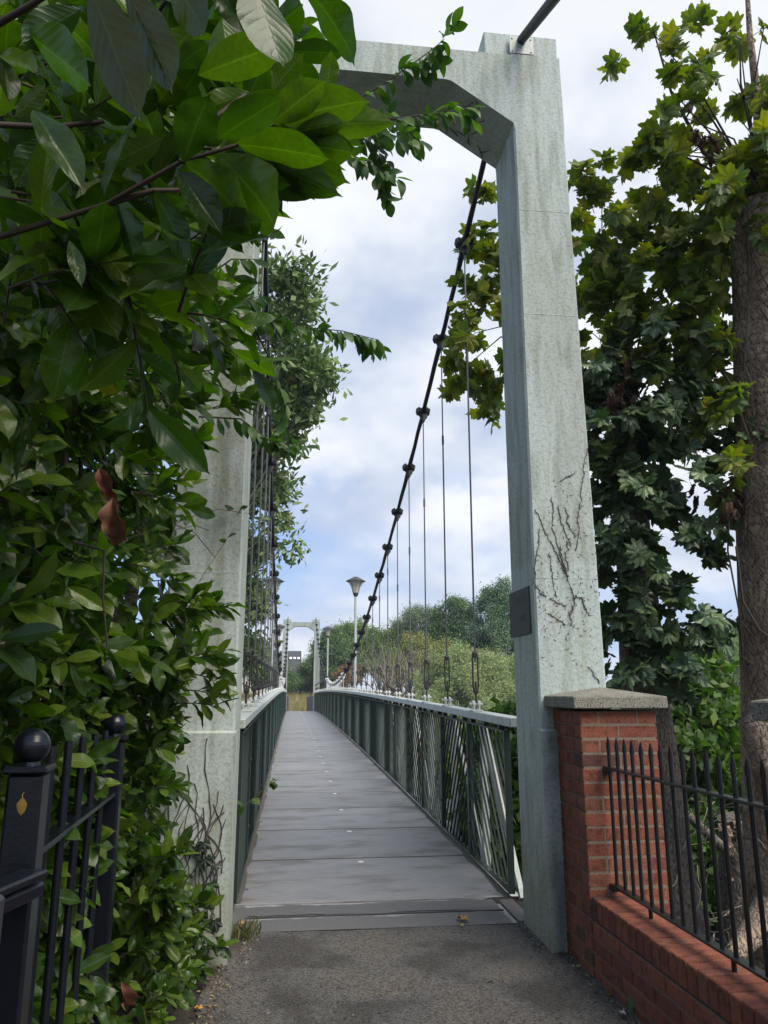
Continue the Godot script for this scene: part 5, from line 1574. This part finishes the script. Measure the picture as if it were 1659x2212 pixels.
func make_right_bank() -> void:
	# a leafy shrub beyond the railing
	var cl := [clump(13, 5, 0.8, 0.62), clump(14, 5, 0.8, 0.62)]
	var L := []
	for q in [[1470, 1500, 9.0, 0.35], [1540, 1520, 9.2, 0.32], [1500, 1570, 9.0, 0.5], [1570, 1590, 9.2, 0.36], [1480, 1660, 8.8, 0.55], [1560, 1680, 9.0, 0.5], [1600, 1640, 9.2, 0.3], [1500, 1760, 8.8, 0.55], [1590, 1760, 9.0, 0.5], [1540, 1440, 9.4, 0.2], [1460, 1440, 9.2, 0.3], [1460, 1560, 9.0, 0.4], [1460, 1850, 8.2, 0.5], [1540, 1880, 8.2, 0.5], [1610, 1860, 8.4, 0.5], [1500, 1980, 7.8, 0.45], [1590, 1990, 7.8, 0.45], [1650, 1900, 8.2, 0.5], [1640, 1720, 8.6, 0.4]]:
		L.append([at(q[0], q[1], q[2]), q[3]])
	far_tree("hazel_shrub", "bright green leafy shrub behind the iron railing, between the two trunks", "shrub", Vector3(4.2, -2.4, -4.2), L, [Color(0.085, 0.155, 0.034), Color(0.125, 0.21, 0.04), Color(0.055, 0.11, 0.03), Color(0.165, 0.25, 0.05)], cl, 0.13, 4200, 0.04, "", Color(0.75, 0.9, 0.3))
	var S := []
	for q in [[1111, 1560, 7.6, 0.17], [1101, 1660, 7.5, 0.26], [1086, 1780, 7.4, 0.30], [1051, 1700, 8.8, 0.26], [1046, 1800, 8.6, 0.26], [998, 1690, 10.4, 0.26], [954, 1660, 12.5, 0.27], [1116, 1880, 7.2, 0.27], [918, 1640, 15.0, 0.30], [1130, 1700, 6.9, 0.26], [1120, 1800, 6.8, 0.26], [1110, 1640, 7.2, 0.22], [1075, 1740, 7.9, 0.26], [1040, 1640, 9.0, 0.26]]:
		S.append([at(q[0], q[1], q[2]), q[3]])
	far_tree("riverside_shrub", "leafy green shrub growing on the bank just outside the right parapet", "shrub", Vector3(1.9, -3.0, -3.6), S, [Color(0.075, 0.135, 0.03), Color(0.11, 0.18, 0.036), Color(0.045, 0.09, 0.026), Color(0.15, 0.22, 0.045)], cl, 0.12, 4200, 0.03, "", Color(0.75, 0.9, 0.3))
	# low brush on the bank under the railing
	var B := []
	for k in 26:
		var x := rnd(1.7, 6.5)
		var z := rnd(-4.2, 1.6)
		B.append([Vector3(x, land(x, z) + 0.15, z), rnd(0.2, 0.45)])
	var br := thing("bank_brush", Vector3(3, -1.2, -1), "low dark brush and ivy covering the river bank behind the railing", "undergrowth")
	var bag := Bag.new()
	for b in B:
		for k in 46:
			bag.put((b[0] as Vector3) + gv() * b[1] * Vector3(0.6, 0.35, 0.6) - br.position, gv() + Vector3(0, 0.2, 0), gv() + Vector3.UP, rnd(0.05, 0.10), 1.2, rng.randi() % 3)
	hang_leaves(br, bag, [M.maple[0], M.small_leaf[1]], leaf_mat(Color(1, 1, 1), 0.5, Color(0.5, 0.7, 0.25)), [Color(0.04, 0.08, 0.03), Color(0.065, 0.12, 0.034), Color(0.03, 0.055, 0.024)], 0)
	br.get_child(0).set_meta("kind", "stuff")
	# a sawn, peeling stump
	var s := thing("tree_stump", at(1590, 2000, 7.4), "broken pale stump with peeling bark behind the railing", "stump")
	var o := -s.position
	var m := Mb.new()
	bough(m, [[1585, 2100, 7.4], [1590, 1950, 7.4], [1588, 1850, 7.4], [1580, 1790, 7.4], [1572, 1765, 7.4]], o, 0.19, 0.10, 14)
	part(s, "trunk", m, M.bark)
	var pl := Mb.new()
	for k in 14:
		var p := at(rnd(1555, 1600), rnd(1770, 1900), 7.28) + o
		pl.box(Transform3D(Basis.from_euler(rv() * 0.6), p), Vector3(rnd(0.04, 0.09), rnd(0.05, 0.12), 0.008), 0.003)
	part(s, "peeling_bark", pl, M.flaky, "stuff")
	var bw := Mb.new()
	bough(bw, [[1440, 1720, 7.0], [1500, 1775, 7.1], [1560, 1830, 7.3]], o, 0.035, 0.05, 8)
	part(s, "dead_bough", bw, M.bark)
	# pale bare twigs
	var tg := thing("bare_twigs", at(1530, 1900, 6.6), "tangle of pale leafless twigs behind the railing", "twigs")
	o = -tg.position
	var tm := Mb.new()
	for k in 46:
		var p := at(rnd(1450, 1650), rnd(1720, 2050), rnd(6.0, 7.0)) + o
		var d := gv().normalized()
		var pts := [p]
		for j in 5:
			d = (d + rv() * 0.5).normalized()
			p += d * rnd(0.05, 0.11)
			pts.append(p)
		tm.tube(pts, [0.006, 0.005, 0.005, 0.004, 0.003, 0.002], 5)
	part(tg, "twigs", tm, M.pale_twig, "stuff")

func make_far_bank() -> void:
	var fine := [clump(21, 14, 0.40, 0.42), clump(22, 14, 0.40, 0.42)]
	var wil := [clump(23, 16, 0.55, 0.16, 0.9), clump(24, 16, 0.55, 0.16, 0.9)]
	var g1 := [Color(0.096, 0.168, 0.0576), Color(0.132, 0.216, 0.0672), Color(0.0672, 0.125, 0.048), Color(0.18, 0.264, 0.084)]
	var g2 := [Color(0.156, 0.24, 0.072), Color(0.216, 0.3, 0.0816), Color(0.108, 0.18, 0.0576), Color(0.264, 0.336, 0.096)]
	var grey := [Color(0.168, 0.228, 0.132), Color(0.228, 0.288, 0.168), Color(0.12, 0.173, 0.101)]
	var will := [Color(0.3, 0.372, 0.156), Color(0.372, 0.432, 0.204), Color(0.216, 0.288, 0.12)]
	var tw := "trees on the far bank"
	var defs := [
		["broadleaf_tree", "dark rounded tree just right of the far tower", [[675, 1450, 78, 1.6], [700, 1418, 79, 2.0], [720, 1395, 79, 1.7], [700, 1450, 78, 2.0], [735, 1430, 78, 2.2], [660, 1470, 78, 1.2], [730, 1460, 78, 1.9], [715, 1380, 79, 0.9]], g1, fine, 0.42, 5000],
		["broadleaf_tree", "light green tall tree behind the nearer right lamp post", [[760, 1375, 84, 1.6], [765, 1410, 84, 2.2], [785, 1400, 84, 1.8], [750, 1440, 84, 2.0], [775, 1360, 85, 0.9]], g2, fine, 0.42, 3600],
		["round_bush", "domed yellow green bush beyond the right hangers", [[828, 1385, 62, 1.5], [815, 1410, 62, 1.6], [850, 1412, 62, 1.6], [830, 1440, 61, 2.0], [795, 1420, 62, 1.4], [800, 1450, 62, 1.6]], g2, fine, 0.34, 3600],
		["willow_tree", "feathery grey green tree with thin crown left of the tallest tree", [[905, 1335, 62, 1.3], [885, 1360, 62, 1.4], [930, 1345, 62, 1.3], [915, 1390, 62, 2.0], [950, 1385, 62, 1.6], [880, 1400, 62, 1.4]], grey, wil, 0.36, 3200],
		["broadleaf_tree", "mid green tree between the feathery one and the tallest one", [[985, 1325, 60, 1.2], [975, 1360, 60, 1.6], [1005, 1350, 60, 1.5], [990, 1400, 59, 2.2], [1015, 1390, 59, 1.8], [985, 1310, 60, 0.7]], g1, fine, 0.36, 4000],
		["broadleaf_tree", "tallest grey green tree on the far bank, next to the right tower leg", [[1080, 1290, 58, 1.4], [1050, 1320, 58, 1.5], [1105, 1310, 58, 1.8], [1060, 1360, 57, 2.0], [1110, 1365, 57, 2.2], [1150, 1320, 58, 2.0], [1170, 1380, 57, 2.2], [1035, 1390, 57, 1.6], [1090, 1420, 56, 2.2], [1200, 1400, 57, 2.0]], [Color(0.12, 0.197, 0.101), Color(0.164, 0.252, 0.132), Color(0.0864, 0.149, 0.0768), Color(0.216, 0.3, 0.168)], fine, 0.36, 6500],
		["round_bush", "olive bush with bare twigs in front of the feathery tree", [[900, 1400, 52, 1.1], [930, 1410, 52, 1.3], [880, 1430, 52, 1.2], [950, 1440, 52, 1.5], [910, 1450, 51, 1.5], [965, 1420, 52, 1.1], [870, 1470, 51, 1.3]], [Color(0.24, 0.252, 0.0672), Color(0.312, 0.312, 0.084), Color(0.168, 0.192, 0.0576)], fine, 0.26, 3000],
		["willow_tree", "pale willow with fine drooping leaves above the handrail by the right tower leg", [[920, 1480, 45, 1.0], [960, 1455, 45, 1.2], [1000, 1440, 45, 1.2], [1040, 1445, 45, 1.2], [1080, 1450, 45, 1.2], [1000, 1490, 44, 1.5], [1050, 1500, 44, 1.5], [1095, 1500, 44, 1.4], [960, 1510, 44, 1.3], [1020, 1540, 43, 1.5], [1080, 1550, 43, 1.5], [1130, 1480, 45, 1.3], [940, 1545, 43, 1.2], [1160, 1530, 44, 1.4]], will, wil, 0.30, 9000],
		["red_shrub", "small red leaved shrub behind the sloping right cable", [[735, 1458, 54, 0.5], [750, 1450, 54, 0.5], [760, 1470, 54, 0.6], [740, 1478, 54, 0.5], [770, 1445, 55, 0.4]], [Color(0.22, 0.14, 0.07), Color(0.24, 0.168, 0.072), Color(0.408, 0.144, 0.096)], fine, 0.22, 700],
		["broadleaf_tree", "dark tree left of the far tower, seen behind the left hangers", [[560, 1450, 72, 2.4], [590, 1470, 72, 2.0], [530, 1440, 72, 2.6], [500, 1430, 72, 3.0], [580, 1475, 72, 1.4]], g1, fine, 0.42, 3600],
		["dark_shrub", "dark hedge plant behind the far end of the deck", [[632, 1475, 80, 0.85], [650, 1471, 80, 0.94], [668, 1477, 80, 0.94], [640, 1487, 79, 0.68], [655, 1489, 79, 0.68], [620, 1482, 80, 0.85], [605, 1477, 82, 1.19], [672, 1490, 79, 0.68], [625, 1490, 79, 0.68], [690, 1485, 79, 0.85], [600, 1491, 79, 0.68]], g1, fine, 0.34, 2400],
		["broadleaf_tree", "pale green tree with upright shoots right of the leafy trunk", [[1560, 1390, 48, 0.8], [1540, 1420, 48, 1.0], [1590, 1400, 48, 1.0], [1570, 1440, 48, 1.3], [1610, 1430, 48, 1.2], [1520, 1450, 48, 0.9], [1600, 1370, 48, 0.5], [1580, 1355, 48, 0.4], [1555, 1365, 48, 0.35]], [Color(0.24, 0.336, 0.12), Color(0.336, 0.432, 0.168), Color(0.18, 0.264, 0.096)], wil, 0.3, 3200],
		["broadleaf_tree", "dark green tree at the right edge behind the pale one", [[1620, 1460, 60, 1.3], [1600, 1480, 60, 1.3], [1640, 1440, 60, 1.6], [1625, 1500, 60, 1.3], [1680, 1460, 60, 2.0]], g1, fine, 0.34, 2600],
		["round_bush", "distant rounded bush left of the pale tree with upright shoots", [[1490, 1440, 66, 1.2], [1470, 1460, 66, 1.4], [1510, 1465, 66, 1.4], [1440, 1450, 68, 1.6]], g2, fine, 0.34, 2000],
	]
	for d in defs:
		var L := []
		var foot := Vector3.ZERO
		for q in d[2]:
			var p := at(q[0], q[1], q[2])
			L.append([p, q[3]]); foot += p
		foot /= L.size()
		foot.y = land(foot.x, foot.z) - 0.2
		far_tree(d[0], d[1], "tree" if "tree" in d[0] else "shrub", foot, L, d[3], d[4], d[5], d[6], 0.22 if "tree" in d[0] else 0.08, tw if "tree" in d[0] else "shrubs on the far bank", Color(0.55, 0.65, 0.25))
	# a leafless grey shrub in front of the bushes
	var ds := thing("bare_shrub", at(840, 1500, 47), "leafless grey branching shrub behind the nearer right hangers", "shrub")
	var o := -ds.position
	var m := Mb.new()
	for k in 60:
		var p := at(rnd(815, 900), 1510, rnd(45.5, 48)) + o
		var d := Vector3(rnd(-0.6, 0.6), 1, rnd(-0.4, 0.4)).normalized()
		var pts := [p]
		for j in 8:
			d = (d + rv() * 0.28 + Vector3(0, 0.05, 0)).normalized()
			p += d * rnd(0.3, 0.55)
			pts.append(p)
		m.tube(pts, [0.05, 0.045, 0.04, 0.034, 0.03, 0.025, 0.02, 0.016, 0.012], 5)
	part(ds, "branches", m, M.pale_twig, "stuff")
	# the house with a slate roof
	var h := thing("house", Vector3(-7.9, -0.7, -135.0), "distant house with dark slate roof and three roof windows seen through the far tower", "house")
	var wl := Mb.new()
	wl.bx(Vector3(0, 2.4, -4.0), Vector3(17.4, 5.0, 8.0))
	wl.tri(Vector3(8.7, 4.9, 0), Vector3(8.7, 4.9, -8), Vector3(8.7, 8.6, -4))
	part(h, "wall", wl, M.render)
	var rf := Mb.new()
	for q in [[0.4, -4.0], [-8.4, -4.0]]:
		var a := Vector3(-9, 4.7, q[0])
		var b := Vector3(9, 4.7, q[0])
		var c := Vector3(9, 9.0, q[1])
		var d := Vector3(-9, 9.0, q[1])
		if q[0] > 0: rf.quad(a, b, c, d)
		else: rf.quad(b, a, d, c)
	var roof := part(h, "roof", rf, M.slate)
	var vg := Mb.new()
	vg.bar(Vector3(9.05, 4.7, 0.42), Vector3(9.05, 9.05, -3.98), 0.25, 0.3)
	part(h, "verge_board", vg, M.white_paint)
	for k in 3:
		var wn := Mb.new()
		var t := 0.66
		wn.box(Transform3D(Basis(Vector3.RIGHT, -atan2(4.3, 4.4)), Vector3(7.0 + 0.72 * k, lerpf(4.7, 9.0, t) + 0.1, lerpf(0.4, -4.0, t) + 0.1)), Vector3(0.46, 0.5, 0.12))
		part(roof, "roof_window", wn, M.pane)
	# approach railings at the far end
	for s in [-1.0, 1.0]:
		var f := thing("approach_fence", Vector3(s * 0.9, -0.1, SPAN - 0.6), "grey barred fence at the far end of the bridge, %s the path" % ("right of" if s > 0 else "left of"), "fence", "fences at the far end")
		var a := Vector3.ZERO
		var b := Vector3(-0.35 * s if s > 0 else 0.1, -0.12, -4.2)
		var fr := Mb.new()
		for e in [a, b, a.lerp(b, 0.5)]: fr.bx(e + Vector3(0, 0.55, 0), Vector3(0.05, 1.15, 0.05))
		part(f, "posts", fr, M.steel)
		var rl := Mb.new()
		for y in [0.12, 1.08]: rl.bar(a + Vector3(0, y, 0), b + Vector3(0, y, 0), 0.03, 0.04)
		part(f, "rail", rl, M.steel)
		var bars := Mb.new()
		for k in 40:
			var p := a.lerp(b, (k + 0.5) / 40.0)
			bars.tube([p + Vector3(0, 0.12, 0), p + Vector3(0, 1.08, 0)], [0.01, 0.01], 4, false)
		part(f, "bars", bars, M.steel, "stuff")
	# dry grass
	var bl := Mb.new()
	var r := RandomNumberGenerator.new()
	r.seed = 91
	for k in 12:
		var p := Vector3(r.randf_range(-0.3, 0.3), 0, r.randf_range(-0.3, 0.3))
		var lean := Vector3(r.randf_range(-0.25, 0.25), r.randf_range(0.6, 1.0), r.randf_range(-0.25, 0.25))
		bl.tri(p - Vector3(0.015, 0, 0), p + Vector3(0.015, 0, 0), p + lean)
	var bag := Bag.new()
	for k in 9000:
		var x := rnd(-9, 9) if k < 5000 else rnd(8, 45)
		var z := rnd(-82, -50.5) if k < 5000 else rnd(-95, -46)
		if z > -53.5 and absf(x + 0.05) < 0.9: continue
		bag.put(Vector3(x, land(x, z) - 0.03, z), Vector3(rnd(-0.1, 0.1), 1, rnd(-0.1, 0.1)), Vector3(rnd(-1, 1), 0, rnd(-1, 1)), rnd(0.35, 0.75), 1.0, rng.randi() % 4)
	var gr := thing("dry_grass", Vector3.ZERO, "tall dry straw coloured grass of the field beyond the bridge", "grass")
	hang_leaves(gr, bag, [bl.mesh()], leaf_mat(Color(1, 1, 1), 0.9, Color(0.5, 0.5, 0.2)), [Color(0.34, 0.28, 0.12), Color(0.28, 0.25, 0.10), Color(0.22, 0.22, 0.08), Color(0.40, 0.33, 0.16)], 0, "leaf", "grass_blades")
	gr.set_meta("kind", "stuff")
	var fp := Mb.new()
	fp.grid(func(u: float, t: float) -> Vector3: return Vector3(lerpf(-0.9, 0.9, u), lerpf(-0.005, -0.12, t), lerpf(SPAN - 0.1, SPAN - 5.0, t)), 4, 8)
	top("far_path", fp, M.asphalt, "short stretch of path beyond the far tower", "path", "", "structure")

# ---------------------------------------------------------------- small things on the ground
func make_litter() -> void:
	var kinds := [[1012, 1990, "brown and yellow fallen leaf at the foot of the right tower leg", Color(0.30, 0.16, 0.06), 0.10], [992, 1998, "small yellow fallen leaf on the path beside the right tower leg", Color(0.42, 0.36, 0.06), 0.035], [508, 1996, "yellow fallen leaf in the grass by the left tower leg", Color(0.42, 0.26, 0.04), 0.07], [440, 2180, "orange fallen leaf at the hedge foot, nearest the camera", Color(0.40, 0.20, 0.03), 0.05], [1335, 2185, "pale fallen leaf beside the brick wall", Color(0.40, 0.38, 0.30), 0.045], [452, 2100, "small orange fallen leaf on the soil below the hedge", Color(0.38, 0.22, 0.04), 0.035]]
	for q in kinds:
		var r := at(q[0], q[1], 1.0) - EYE
		var p := EYE + r * (EYE.y - 0.012) / -r.y
		var o := top("fallen_leaf", blade(8, 4, 0.6, 0.85, 0.1, 0.5, 0.12, 0.4, 3), plain((q[3] as Color).linear_to_srgb(), 0.6), q[2], "fallen leaf", "fallen leaves on the ground")
		o.transform = Transform3D(Basis(Vector3.RIGHT, -PI / 2 + 0.15).rotated(Vector3.UP, rnd(0, TAU)).scaled(Vector3.ONE * q[4]), p)
	# crumbs, stones and bits of twig along the edges
	var st := Mb.new()
	st.box(Transform3D(Basis.from_euler(Vector3(0.3, 0.2, 0.5)), Vector3.ZERO), Vector3(1, 0.6, 0.8), 0.25)
	var bag := Bag.new()
	for k in 1600:
		var z := rnd(0.5, 3.2)
		var x := 0.93 - absf(rng.randfn()) * 0.05
		if k % 2: x = -0.95 + absf(rng.randfn()) * 0.05
		if k % 9 == 0: x = rnd(-0.9, 0.9)
		if k % 5 == 0:
			z = rnd(-0.05, 0.5); x = (0.84 - absf(rng.randfn()) * 0.04) * (1.0 if k % 2 else -1.0)
		bag.put(Vector3(x, 0.003, z), Vector3(rnd(-1, 1), 0, rnd(-1, 1)), Vector3.UP, rnd(0.003, 0.011) * (1.8 if k % 23 == 0 else 1.0), rnd(0.6, 1.6), rng.randi() % 4)
	var lt := thing("path_litter", Vector3.ZERO, "grit, small stones and dead leaf crumbs along the edges of the path", "litter")
	hang_leaves(lt, bag, [st.mesh()], leaf_mat(Color(1, 1, 1), 0.9, Color(0, 0, 0)), [Color(0.10, 0.08, 0.06), Color(0.05, 0.04, 0.03), Color(0.22, 0.20, 0.17), Color(0.14, 0.09, 0.05)], 0, "leaf", "grit")
	lt.set_meta("kind", "stuff")
	var db := Bag.new()
	for k in 260:
		var z := rnd(0.45, 3.2)
		var x := 0.925 - absf(rng.randfn()) * 0.045
		if k % 5 < 3: x = -0.99 + absf(rng.randfn()) * 0.06
		if k % 17 == 0: x = rnd(-0.85, 0.85)
		if k % 11 == 0:
			z = rnd(-5.0, -0.7); x = (0.90 - absf(rng.randfn()) * 0.03) * (1.0 if k % 2 else -1.0)
		db.put(Vector3(x, 0.008 + camber(z), z), Vector3(rnd(-1, 1), rnd(-0.1, 0.3), rnd(-1, 1)), Vector3.UP + rv() * 0.4, rnd(0.012, 0.034), rnd(1.0, 1.6), rng.randi() % 4)
	hang_leaves(lt, db, [M.small_leaf[0]], leaf_mat(Color(1, 1, 1), 0.8, Color(0.2, 0.15, 0.1)), [Color(0.12, 0.075, 0.04), Color(0.20, 0.13, 0.06), Color(0.07, 0.045, 0.03), Color(0.28, 0.22, 0.10)], 0, "leaf", "leaf_crumbs")
	# a tuft of grass by the left leg and a little weed by the wall
	var gb := Bag.new()
	for k in 110:
		gb.put(Vector3(-0.84 + rng.randfn() * 0.035, 0.0, 0.04 + rng.randfn() * 0.06), Vector3(rnd(-0.6, 0.7), 1, rnd(-0.5, 0.6)), rv(), rnd(0.04, 0.12), 0.10, rng.randi() % 3)
	var tf := thing("grass_tuft", Vector3.ZERO, "small tuft of grass at the foot of the left tower leg", "grass")
	hang_leaves(tf, gb, [M.small_leaf[0]], leaf_mat(Color(1, 1, 1), 0.6, Color(0.6, 0.7, 0.2)), [Color(0.10, 0.11, 0.03), Color(0.07, 0.10, 0.03), Color(0.16, 0.13, 0.05)], 0, "leaf", "grass_blades")
	tf.set_meta("kind", "stuff")
	var wd := thing("weed", Vector3(0.92, 0, 1.38), "small green weed growing against the foot of the brick wall", "plant")
	var wb := Bag.new()
	for k in 5:
		wb.put(Vector3(0, 0.01 * k, 0), Vector3(rnd(-0.6, 0.2), 1, rnd(-0.5, 0.5)), Vector3(-0.5, 0.3, 0.6) + rv() * 0.3, rnd(0.03, 0.055), 0.9, 0)
	hang_leaves(wd, wb, M.small_leaf, leaf_mat(Color(1, 1, 1), 0.5, Color(0.6, 0.8, 0.2)), [Color(0.06, 0.13, 0.03)])
